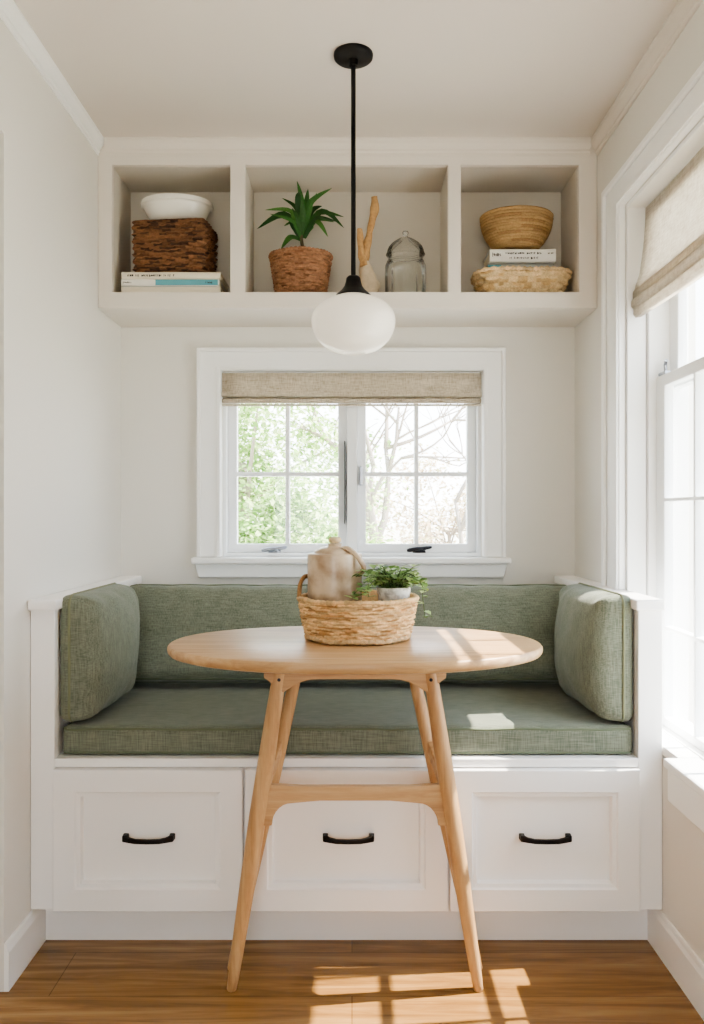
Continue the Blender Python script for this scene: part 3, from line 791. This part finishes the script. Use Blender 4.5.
# small leafy plant
PX, PY = 0.103, 2.025
pz = TZ + 0.0125
pp = thing('potted_plant', 'small leafy trailing plant in a weathered white pot in the table basket', 'plant', (PX, PY, pz))
lathe('pot', [(0, 0), (0.026, 0), (0.029, 0.003), (0.036, 0.06), (0.0395, 0.100), (0.0415, 0.102), (0.0415, 0.116), (0.039, 0.1175), (0.0365, 0.116), (0.0355, 0.100), (0, 0.098)], (PX, PY, pz), 'weathered_pot', pp, n=40)
lathe('soil', [(0, 0.106), (0.02, 0.1055), (0.0352, 0.1035), (0.0352, 0.1), (0, 0.1)], (PX, PY, pz), 'soil', pp, n=24)
def leaf_geo(base, d, up, L, W, fold=0.25, curl=0.3, seg=4):
    """a pointed leaf blade along d"""
    d = Vector(d).normalized(); side = d.cross(Vector(up)); 
    if side.length < 1e-4: side = d.cross(Vector((1, 0, 0)))
    side.normalize(); nrm = side.cross(d).normalized()
    v = []; f = []
    for i in range(seg + 1):
        t = i / seg; w = W * (math.sin(PI * min(1, t * 0.92 + 0.06)) ** 0.8) * (1 if t < 1 else 0.05)
        c = Vector(base) + d * (L * t) - nrm * (curl * L * t * t)
        v += [c - side * w + nrm * w * fold, c, c + side * w + nrm * w * fold]
    for i in range(seg):
        a = i * 3
        f += [(a, a + 1, a + 4, a + 3), (a + 1, a + 2, a + 5, a + 4)]
    return v, f
rl = random.Random(5)
fo = B(); st = B()
G = [srgb(126, 158, 90), srgb(150, 180, 110), srgb(172, 198, 130), srgb(112, 144, 84), srgb(192, 210, 152)]
def sprig(p0, path, nl, L, W):
    g = smooth_path([p0] + path, 5)
    v, f = tube_geo(g, 0.0011, 5); st.add(v, f)
    for k in range(nl):
        t = (k + 1) / nl; c = g[min(len(g) - 1, int(t * (len(g) - 1)))]
        for s in (0, 1):
            q = rl.uniform(0, 2 * PI)
            d = Vector((math.cos(q), math.sin(q), rl.uniform(-0.25, 0.7)))
            v, f = leaf_geo(c, d, (0, 0, 1), L * rl.uniform(0.7, 1.25), W * rl.uniform(0.8, 1.2), 0.2, rl.uniform(0, 0.4), 3)
            fo.add(v, f, rl.choice(G))
ctr = Vector((PX, PY, pz + 0.106))
for k in range(52):
    q = rl.uniform(0, 2 * PI); rr = rl.uniform(0.0, 0.026); p0 = ctr + Vector((math.cos(q) * rr, math.sin(q) * rr, -0.002))
    out = rl.uniform(0.2, 1.0); hgt = rl.uniform(0.022, 0.070) * (1.15 - 0.55 * out)
    reach = 0.072 * out
    sprig(p0, [p0 + Vector((math.cos(q) * reach * 0.5, math.sin(q) * reach * 0.5, hgt * 0.8)), p0 + Vector((math.cos(q) * reach, math.sin(q) * reach, hgt))], 4, 0.021, 0.0098)
def trail(pts, nl): sprig(ctr, [Vector(p) for p in pts], nl, 0.019, 0.0088)
A = lambda px, py, d: at(px, py, d)
trail([A(372, 578, 1.99), A(362, 586, 1.94), A(354, 594, 1.925)], 9)
trail([A(376, 580, 1.98), A(366, 592, 1.92), A(352, 598, 1.895)], 9)
trail([A(374, 576, 1.96), A(368, 588, 1.91), A(369, 597, 1.90)], 9)
trail([A(384, 572, 2.0), A(366, 570, 1.99), A(356, 577, 1.98)], 9)
trail([A(404, 578, 1.98), A(418, 580, 1.93), A(425, 592, 1.91)], 8)
trail([A(406, 574, 1.98), A(420, 582, 1.95), A(423, 600, 1.93), A(425, 616, 1.93)], 10)
trail([A(404, 572, 2.0), A(414, 572, 2.0), A(420, 582, 1.99)], 9)
trail([A(402, 568, 2.02), A(412, 576, 2.0), A(413, 586, 1.96)], 8)
st.build('stems', 'stem_green', pp, smooth=True)
fo.build('foliage', 'leaf', pp, col=True, smooth=True, recalc=False)

# ------------------------------------------------------------------ pendant lamp
LX, LY = 0.0035, 2.135
pe = thing('pendant_lamp', 'black rod pendant with a white opal globe shade over the table', 'lamp', (LX, LY, ZC))
lathe('canopy', [(0, 0), (0.051, 0), (0.0515, -0.003), (0.0505, -0.010), (0.046, -0.014), (0.012, -0.016), (0.011, -0.030), (0, -0.030)], (LX, LY, ZC - 0.0003), 'black_metal', pe, n=48)
zcap = at(0, 276, LY).z; zg0 = at(0, 296, LY).z
tube('rod', [(LX, LY, ZC - 0.030), (LX, LY, zcap - 0.006)], 0.0062, 'black_metal', pe, n=14)
zn = at(0, 294, LY).z
lathe('holder', [(0, zcap), (0.014, zcap - 0.001), (0.0185, zcap - 0.006), (0.020, zcap - 0.016), (0.024, zcap - 0.028), (0.032, zcap - 0.038), (0.0435, zn - 0.001), (0.046, zn - 0.004), (0.0455, zn - 0.008), (0.040, zn - 0.006), (0, zn - 0.004)], (LX, LY, 0), 'black_metal', pe, n=48)
gp = []
RG, zt_, zbm = 0.1095, zn - 0.006, at(0, 354, LY).z
zc_ = zt_ + (zbm - zt_) * 0.42
for k in range(25):
    q = PI / 2 - PI * k / 24
    h = (zt_ - zc_) if q > 0 else (zc_ - zbm)
    cr_, sr_ = math.cos(q), math.sin(q)
    r_ = RG * abs(cr_) ** 0.82; z = zc_ + h * math.copysign(abs(sr_) ** 1.0, sr_)
    if q > 0 and r_ < 0.040: continue
    if q < 0 and r_ < 0.030: continue
    gp.append((r_, z))
gp = [(0.038, zt_ + 0.001)] + gp + [(0.029, zbm + 0.0015), (0.027, zbm + 0.004), (0, zbm + 0.004)]
lathe('globe_shade', gp, (LX, LY, 0), 'opal_glass', pe, n=64, angle=70)

# ------------------------------------------------------------------ things on the shelves
def book(name, label, x0, x1, y0, y1, z0_, th, cover, spine=None, group=None, letters=None, rot=0.0):
    """a closed book lying flat, spine towards the room"""
    c = Vector(((x0 + x1) / 2, (y0 + y1) / 2, z0_))
    r = thing(name, label, 'book', c, group); r.rotation_euler.z = rot
    L, D, t = (x1 - x0) / 2, (y1 - y0) / 2, 0.0022
    # cover: one bent sheet (bottom board, rounded spine, top board) as a U profile
    pr = [(D, 0), (-D + 0.004, 0), (-D, 0.003), (-D - 0.001, th / 2), (-D, th - 0.003), (-D + 0.004, th), (D, th), (D, th - t), (-D + 0.005, th - t), (-D + 0.0025, th / 2), (-D + 0.005, t), (D, t)]
    v = [(-L, p[0], p[1]) for p in pr] + [(L, p[0], p[1]) for p in pr]; n = len(pr)
    f = [(i, (i + 1) % n, n + (i + 1) % n, n + i) for i in range(n)] + [tuple(range(n)), tuple(range(2 * n - 1, n - 1, -1))]
    link('cover', v, f, cover, r, bevel=0.0006)
    o = B().box(-L + 0.004, L - 0.004, -D + 0.0052, D - 0.004, t + 0.0002, th - t - 0.0002)
    link('page_block', o.v, o.f, 'paper', r)
    if spine:
        for nm, sx0, sx1, sz0, sz1, mt in spine:
            o = B().box(-L + 2 * L * sx0, -L + 2 * L * sx1, -D - 0.0016, -D - 0.0004, th * sz0, th * sz1); q = link(nm, o.v, o.f, mt, r)
    if letters:
        bb = B(); rr = random.Random(len(label))
        for (sx0, sx1, zc, hh) in letters:
            x = -L + 2 * L * sx0
            while x < -L + 2 * L * sx1:
                w = rr.uniform(0.002, 0.0055)
                if rr.random() < 0.82:
                    zz = th * zc + rr.uniform(-0.0006, 0.0006); h2 = hh * rr.uniform(0.6, 1.0)
                    bb.box(x, x + w * 0.45, -D - 0.0019, -D - 0.0008, zz - h2 / 2, zz + h2 / 2)
                    if rr.random() < 0.7: bb.box(x, x + w, -D - 0.0019, -D - 0.0008, zz + rr.choice((-0.5, 0.3)) * h2 * 0.8, zz + h2 * 0.1 + rr.choice((-0.5, 0.3)) * h2 * 0.3 + 0.001)
                x += w + 0.0014
        link('spine_lettering', bb.v, bb.f, 'ink', r)['kind'] = 'stuff'
    return r
ZSH = z0 + 0.0003
XB0, XB1 = at(122, 0, 2.652).x, at(221, 0, 2.652).x
book('book', 'cream book at the bottom of the left cubby stack', XB0, XB1, 2.645, 2.83, ZSH, 0.0235, 'cream_cover', spine=[('spine_rule', 0.0, 0.96, 0.90, 0.97, 'grey_cover')], group='books under the brown wicker box')
book('book', 'white and teal spined book in the middle of the left cubby stack', XB0 - 0.001, XB1 - 0.004, 2.645, 2.83, ZSH + 0.0237, 0.0235, 'white_cover', spine=[('spine_band', 0.35, 0.985, 0.14, 0.90, 'teal_cover')], group='books under the brown wicker box', letters=[(0.02, 0.1, 0.5, 0.006), (0.86, 0.93, 0.5, 0.007)])
book('book', 'cream book with dark spine lettering directly under the wicker box', XB0 + 0.001, XB1, 2.643, 2.83, ZSH + 0.0474, 0.0225, 'cream_cover', group='books under the brown wicker box', letters=[(0.06, 0.56, 0.45, 0.008)])
zbx = ZSH + 0.0702
wb = thing('wicker_box', 'dark brown square wicker box on the books in the left cubby', 'basket', ((-0.715 - 0.465) / 2, 2.748, zbx))
BRN = srgb(124, 88, 62); BRN2 = srgb(74, 52, 38)
wp = rrect(wb.location.x, 2.745, 0.117, 0.078, 0.014, rot=math.radians(-6))
weave('body', wp, lambda t: (0.001 + 0.004 * t, zbx + 0.003 + 0.158 * t), 14, 26, 0.009, BRN, parent=wb, base2=BRN2, closed_top=True, jit=0.4, wall=0.006)
wl = rrect(wb.location.x, 2.745, 0.120, 0.081, 0.014, rot=math.radians(-6))
weave('lid', wl, lambda t: (0.002 - 0.001 * t, zbx + 0.158 + 0.020 * t), 2, 30, 0.006, srgb(116, 82, 58), parent=wb, base2=BRN2, closed_top=True, jit=0.4)
zbw = zbx + 0.1805
bw = thing('ceramic_bowl', 'white glazed ceramic bowl on top of the brown wicker box', 'bowl', (-0.586, 2.748, zbw))
lathe('bowl', [(0, 0.0), (0.062, 0.0), (0.070, 0.002), (0.088, 0.018), (0.102, 0.038), (0.110, 0.056), (0.1125, 0.060), (0.119, 0.062), (0.1205, 0.068), (0.1185, 0.077), (0.113, 0.079), (0.109, 0.075), (0.105, 0.058), (0.090, 0.028), (0.06, 0.010), (0, 0.007)], (-0.586, 2.748, zbw), 'white_ceramic', bw, n=64, sy=0.79, angle=50)

# plant in a wicker pot
QX, QY = -0.171, 2.742
dp = thing('potted_plant', 'spiky green plant in a brown wicker pot in the middle cubby', 'plant', (QX, QY, ZSH))
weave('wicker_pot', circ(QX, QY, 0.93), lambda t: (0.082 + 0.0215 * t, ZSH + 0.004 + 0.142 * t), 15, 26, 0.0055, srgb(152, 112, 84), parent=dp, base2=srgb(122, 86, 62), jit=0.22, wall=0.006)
rim_wrap('rim', circ(QX, QY, 0.93), 0.102, ZSH + 0.147, 0.0055, srgb(152, 112, 84), dp, 140, 44)
lathe('soil', [(0, 0.135), (0.05, 0.135), (0.090, 0.128), (0.090, 0.124), (0, 0.124)], (QX, QY, ZSH), 'soil', dp, n=32, sy=0.9)
cs = smooth_path([(QX + 0.008, QY, ZSH + 0.13), (QX + 0.014, QY, ZSH + 0.165), (QX + 0.004, QY, ZSH + 0.19), (QX, QY, ZSH + 0.23)], 5)
tube('cane', cs, 0.0055, 'stem_brown', dp, n=8)
fo = B()
DG = [srgb(56, 96, 46), srgb(68, 114, 56), srgb(90, 138, 70), srgb(48, 84, 44)]
def strap(px0, py0, pts, W, dd, col):
    """long leaf through image points at growing depth"""
    n = len(pts); g = [at(px0, py0, QY)]
    for i, (x, y) in enumerate(pts): g.append(at(x, y, QY + dd * (i + 1) / n))
    g = smooth_path(g, 6); m2 = len(g)
    v = []; f = []
    for i, c in enumerate(g):
        t = i / (m2 - 1); d = (g[min(i + 1, m2 - 1)] - g[max(i - 1, 0)]).normalized()
        side = d.cross(Vector((0.25, -1, 0.35))).normalized(); nrm = side.cross(d).normalized()
        if nrm.z < 0: nrm = -nrm
        w = W * (0.35 + 0.65 * math.sin(PI * min(1, t * 0.8 + 0.15))) * (1 - t ** 5) + 0.0003
        v += [c - side * w + nrm * w * 0.35, c, c + side * w + nrm * w * 0.35]
    for i in range(m2 - 1):
        a = i * 3; f += [(a, a + 1, a + 4, a + 3), (a + 1, a + 2, a + 5, a + 4)]
    fo.add(v, f, col)
rl = random.Random(3)
for px0, py0, pts, W, dd in (
    (301, 236, [(302, 205), (297, 181)], 0.010, 0.0), (303, 236, [(309, 205), (332, 188)], 0.011, 0.0), (300, 236, [(291, 212), (265, 210)], 0.0095, -0.05),
    (300, 236, [(284, 215), (257, 229)], 0.0125, -0.06), (300, 235, [(297, 210), (282, 198)], 0.009, 0.03), (304, 236, [(318, 214), (344, 217)], 0.011, -0.05),
    (304, 235, [(322, 212), (344, 228)], 0.0115, -0.03), (303, 236, [(316, 222), (328, 237)], 0.011, -0.06), (300, 240, [(290, 238), (281, 249)], 0.010, -0.07),
    (302, 236, [(306, 206), (308, 189)], 0.010, 0.05), (301, 236, [(298, 200), (300, 192)], 0.010, -0.04), (302, 236, [(311, 212), (322, 206)], 0.010, 0.05),
    (300, 236, [(291, 218), (272, 219)], 0.010, 0.06), (300, 238, [(293, 224), (284, 226)], 0.010, 0.05), (303, 238, [(314, 220), (334, 222)], 0.010, 0.05),
    (302, 238, [(293, 222), (270, 214)], 0.009, -0.08), (304, 238, [(316, 219), (338, 222)], 0.009, -0.08), (302, 238, [(306, 214), (317, 193)], 0.009, 0.02),
    (301, 236, [(303, 215), (302, 199)], 0.011, -0.06), (303, 234, [(308, 214), (313, 199)], 0.010, -0.05), (302, 238, [(299, 220), (292, 208)], 0.010, -0.06)):
    strap(px0, py0, pts, W, dd, rl.choice(DG))
fo.build('foliage', 'leaf', dp, col=True, smooth=True, recalc=False)

# driftwood ornament
dw = thing('driftwood_ornament', 'tan forked driftwood branch on a pale root base beside the glass jar', 'ornament', (at(371, 0, 2.72).x, 2.72, ZSH))
dz = 2.72
def gnarl(name, pts, radii, mat, n=12, amp=0.25, seed=0, k=5):
    g = smooth_path(pts, k); m2 = len(g)
    rr = []
    for i in range(m2):
        t = i / (m2 - 1) * (len(radii) - 1); a = int(min(t, len(radii) - 2)); u = t - a
        rr.append(radii[a] * (1 - u) + radii[a + 1] * u)
    v, f = tube_geo(g, rr, n)
    v2 = []
    for i, p in enumerate(v):
        c = g[i // n]; d = p - c
        v2.append(c + d * (1 + amp * noise.noise(Vector((p.x * 60 + seed, p.y * 60, p.z * 28)))))
    return link(name, rel(dw, v2), f, mat, dw, smooth=True)
zb0 = ZSH + 0.001
b0 = at(369, 291, dz); b0.z = zb0
gnarl('root_base', [b0, b0 + Vector((0.001, 0, 0.02)), at(367, 277, dz), at(363, 262, dz)], [0.034, 0.036, 0.026, 0.014], 'pale_driftwood', 18, 0.5, 4, 8)
gnarl('branch', [at(363, 268, dz), at(366, 250, dz), at(371, 226, dz), at(374.5, 208, dz), at(374.5, 197, dz)], [0.013, 0.0135, 0.012, 0.0125, 0.011], 'driftwood', 14, 0.5, 1, 8)
gnarl('short_branch', [at(365, 266, dz - 0.012), at(361, 250, dz - 0.014), at(360, 238, dz - 0.016), at(359.5, 229, dz - 0.017)], [0.011, 0.010, 0.0105, 0.009], 'driftwood', 14, 0.5, 8, 8)
# glass jar
gx, gy = at(405.5, 0, 2.735).x, 2.735
gj = thing('glass_jar', 'clear glass apothecary jar with a domed lid on the shelf', 'jar', (gx, gy, ZSH))
JR = 0.066
def ribbed(prof, c, n=72, ribs=12, amp=0.002, zr=(0.01, 0.10)):
    v, f = lathe_geo(prof, c, n)
    out = []
    for p in v:
        x, y, z = p[0] - c[0], p[1] - c[1], p[2] - c[2]; r_ = math.hypot(x, y)
        if r_ > 0.04 and zr[0] < z < zr[1]:
            k = 1 + amp / r_ * math.cos(ribs * math.atan2(y, x)); x *= k; y *= k
        out.append((c[0] + x, c[1] + y, c[2] + z))
    return out, f
v, f = ribbed([(r_, z * 1.27) for r_, z in [(0, 0), (0.058, 0), (0.064, 0.004), (JR, 0.016), (JR + 0.001, 0.07), (JR, 0.092), (0.062, 0.103), (0.058, 0.107), (0.0575, 0.113), (0.060, 0.1155), (0.058, 0.117)]], (gx, gy, ZSH), zr=(0.012, 0.125))
link('jar_body', rel(gj, v), f, 'jar_glass', gj, smooth=True)
lathe('lid', [(r_, z + 0.0315) for r_, z in [(0.050, 0.1178), (0.0625, 0.1185), (0.0655, 0.122), (0.064, 0.126), (0.059, 0.128), (0.0585, 0.132), (0.061, 0.134), (0.060, 0.139), (0.0565, 0.147), (0.049, 0.156), (0.038, 0.165), (0.025, 0.173), (0.014, 0.178), (0.008, 0.182), (0.006, 0.185), (0.006, 0.188), (0.0095, 0.191), (0.0105, 0.196), (0.008, 0.2005), (0, 0.202)]], (gx, gy, ZSH), 'jar_glass', gj, n=48)

# right cubby: braided tray, two books, coiled bowl
tx = at(521, 0, 2.73).x; ty = 2.737
tr_ = thing('braided_tray', 'shallow braided straw tray on the floor of the right cubby', 'basket', (tx, ty, ZSH))
tp = rrect(tx, ty, 0.130, 0.072, 0.045)
weave('body', tp, lambda t: (-0.006 + 0.032 * t ** 0.9, ZSH + 0.004 + 0.073 * t), 4, 24, 0.013, srgb(214, 190, 150), parent=tr_, base2=srgb(198, 168, 124), jit=0.10, wall=0.008, vsub=8)
rim_wrap('rim', tp, 0.026, ZSH + 0.080, 0.0062, srgb(212, 186, 148), tr_, 160, 40, 0.35)
zk = ZSH + 0.0102
xk0, xk1 = at(489, 0, 2.665).x, at(556, 0, 2.665).x
book('book', 'thick grey book with a teal spine corner lying inside the braided tray', xk0, xk1 - 0.001, 2.682, 2.80, zk, 0.0985, 'grey_cover', spine=[('spine_band', 0.0, 0.2, 0.1, 0.94, 'teal_cover')], group='books in the braided tray')
book('book', 'white book with small dark spine lettering under the coiled bowl', xk0 + 0.003, xk1, 2.668, 2.808, zk + 0.0987, 0.043, 'white_cover', group='books in the braided tray', letters=[(0.04, 0.16, 0.55, 0.014), (0.24, 0.78, 0.66, 0.007), (0.3, 0.74, 0.3, 0.007), (0.88, 0.97, 0.66, 0.005)])
zcb = zk + 0.0987 + 0.0433
cbx, cby = at(516.5, 0, 2.735).x, 2.737
cb = thing('coiled_bowl', 'tan coiled grass bowl on the books in the right cubby', 'bowl', (cbx, cby, zcb))
lathe('foot', [(0, 0), (0.040, 0), (0.043, 0.003), (0.043, 0.009), (0.038, 0.013), (0, 0.013)], (cbx, cby, zcb), 'rope', cb, n=32, sy=0.86)
weave('bowl', circ(cbx, cby, 0.84), lambda t: (0.045 + 0.075 * (math.sin(min(1, t * 0.96 + 0.04) * PI / 2) ** 0.75), zcb + 0.011 + 0.118 * t ** 1.25), 15, 32, 0.0036, srgb(170, 140, 98), parent=cb, base2=srgb(152, 120, 82), coil=True, jit=0.12, wall=0.006, sub=4)

# ------------------------------------------------------------------ outdoors
struct(box('ground', -60, 60, -60, 90, -0.5, -0.35, 'grass', bevel=0), 'pale dry ground outside the windows')
def crown(name, label, c, R, nleaf, size, cols, seed, clumps=26, trunk_r=0.12, group=None, cat='tree', base_z=-0.35):
    r = thing(name, label, cat, (c[0], c[1], base_z), group)
    rr = random.Random(seed); fo = B()
    cl = []
    for k in range(clumps):
        d = Vector((rr.gauss(0, 1), rr.gauss(0, 1), rr.gauss(0, 1))).normalized() * (rr.random() ** 0.4)
        cl.append((Vector((c[0] + d.x * R[0], c[1] + d.y * R[1], c[2] + d.z * R[2])), rr.uniform(0.22, 0.42) * min(R)))
    for k in range(nleaf):
        p, s = rr.choice(cl)
        q = p + Vector((rr.gauss(0, 1), rr.gauss(0, 1), rr.gauss(0, 1))) * s * 0.62
        if q.z < base_z + 0.1: continue
        d = Vector((rr.gauss(0, 1), rr.gauss(0, 1), rr.gauss(0, 0.6)))
        L = size * rr.uniform(0.6, 1.3)
        v, f = leaf_geo(q, d, (rr.gauss(0, 0.5), rr.gauss(0, 0.5), 1), L, L * 0.34, 0.15, 0.2, 2)
        fo.add(v, f, jitter(rr.choice(cols), 0.2))
    fo.build('foliage', 'tree_leaf', r, col=True, recalc=False)
    bb = B()
    top = Vector((c[0], c[1], c[2]))
    v, f = tube_geo(smooth_path([(c[0], c[1], base_z), (c[0] + 0.05, c[1], (base_z + c[2]) / 2), top], 4), [trunk_r * (1 - 0.5 * i / 8) for i in range(9)], 8); bb.add(v, f)
    for p, s in cl[:14]:
        st_ = Vector((c[0] + 0.03, c[1], base_z + (c[2] - base_z) * rr.uniform(0.5, 0.95)))
        g = smooth_path([st_, (st_ + p) / 2 + Vector((0, 0, 0.1)), p], 3)
        v, f = tube_geo(g, [trunk_r * 0.35 * (1 - 0.8 * i / (len(g) - 1)) for i in range(len(g))], 6); bb.add(v, f)
    bb.build('trunk', 'bark', r, smooth=True)
    return r
GREEN = [srgb(156, 186, 112), srgb(184, 206, 142), srgb(132, 166, 94), srgb(206, 220, 168)]
TAN = [srgb(214, 198, 176), srgb(200, 180, 156), srgb(222, 210, 190), srgb(190, 186, 150)]
crown('leafy_tree', 'green leafy tree outside the left sash of the back window', (-1.35, 10.0, 1.75), (1.5, 1.2, 1.35), 13000, 0.075, GREEN, 4, 40)
crown('leafy_shrub', 'low green shrub below the leafy tree outside', (-0.75, 8.6, 0.75), (1.0, 0.7, 0.7), 6500, 0.07, GREEN, 8, 24, 0.05, cat='shrub')
crown('dry_shrub', 'pale tan shrub behind the bare tree outside the back window', (1.7, 14.5, 0.9), (1.9, 0.9, 1.25), 6000, 0.08, TAN, 12, 34, 0.05, cat='shrub')
crown('pale_shrub', 'pale green shrub at the left of the bare tree outside', (0.35, 13.0, 0.5), (0.6, 0.6, 0.7), 1600, 0.08, TAN + GREEN[1:2], 16, 14, 0.04, cat='shrub')
def bare_tree(name, label, base, lean, h, seed, r0=0.11, spread=0.75, depth=5, cat='tree'):
    r = thing(name, label, cat, base)
    rr = random.Random(seed); tk = B(); tw = B()
    def grow(p, d, L, rad, lev):
        pts = [p]; dd = d.copy()
        for k in range(4):
            dd = (dd + Vector((rr.gauss(0, 0.13), rr.gauss(0, 0.10), rr.gauss(0.03, 0.08)))).normalized(); pts.append(pts[-1] + dd * L / 4)
        v, f = tube_geo(pts, [rad * (1 - 0.13 * k) for k in range(5)], 6)
        (tk if lev < 2 else tw).add(v, f)
        if lev >= depth: return
        for k in range(rr.choice((2, 3, 3))):
            t = rr.choice((2, 3, 4, 4))
            nd = (dd + Vector((rr.gauss(0, spread), rr.gauss(0, spread * 0.6), rr.gauss(0.15, 0.35)))).normalized()
            grow(pts[t], nd, L * rr.uniform(0.62, 0.82), rad * 0.60, lev + 1)
    grow(Vector(base), Vector(lean).normalized(), h, r0, 0)
    tk.build('trunk', 'bark', r, smooth=True); tw.build('twigs', 'bark', r, smooth=True)
    return r
bare_tree('bare_tree', 'bare leafless tree outside the right sash of the back window', (0.52, 10.2, -0.35), (0.12, 0, 1), 1.55, 5, 0.085, 0.62)
bare_tree('bare_tree', 'slim bare tree at the far right beyond the back window', (1.75, 11.5, -0.35), (-0.25, 0, 1), 1.7, 9, 0.05, 0.62)
crown('side_shrub', 'pale shrub outside the tall right window', (4.9, 10.5, 1.2), (1.0, 1.0, 1.5), 1500, 0.13, TAN, 31, 22, 0.05, cat='shrub')

# ------------------------------------------------------------------ light, sky, camera
w = bpy.data.worlds.new('World'); SC.world = w; w.use_nodes = True
nt = w.node_tree; bg = nt.nodes['Background']
tc = N(nt, 'ShaderNodeTexCoord'); sp = N(nt, 'ShaderNodeSeparateXYZ'); nt.links.new(tc.outputs['Generated'], sp.inputs[0])
cr = N(nt, 'ShaderNodeValToRGB'); e = cr.color_ramp.elements
e[0].position = 0.0; e[0].color = (0.94, 0.97, 1.0, 1); e[1].position = 0.9; e[1].color = (0.64, 0.82, 1.0, 1)
nt.links.new(sp.outputs['Z'], cr.inputs[0]); nt.links.new(cr.outputs[0], bg.inputs['Color'])
bg.inputs['Strength'].default_value = 4.5
sun = bpy.data.lights.new('sun', 'SUN'); sun.energy = 16.0; sun.angle = math.radians(0.6); sun.color = (1.0, 0.93, 0.82)
so = bpy.data.objects.new('sun', sun); COL.objects.link(so)
so.rotation_euler = Vector((-1, -0.1, -1.45)).to_track_quat('-Z', 'Y').to_euler()
so.location = (4, 2.3, 6)
cam = bpy.data.cameras.new('camera'); co = bpy.data.objects.new('camera', cam); COL.objects.link(co)
co.location = (0, 0, H); co.rotation_euler = (math.radians(90), 0, 0)
cam.sensor_fit = 'VERTICAL'; cam.sensor_height = 36.0; cam.lens = F / 1024 * 36.0
cam.shift_y = (HY - 512) / 1024; cam.clip_start = 0.02; cam.clip_end = 200
SC.camera = co
SC.view_settings.view_transform = 'AgX'
SC.view_settings.look = 'AgX - Medium High Contrast'
SC.view_settings.exposure = 0.98
SC.cycles.max_bounces = 14; SC.cycles.diffuse_bounces = 8; SC.cycles.transmission_bounces = 12; SC.cycles.transparent_max_bounces = 16
SC.cycles.sample_clamp_indirect = 8.0
SC.cycles.use_denoising = True
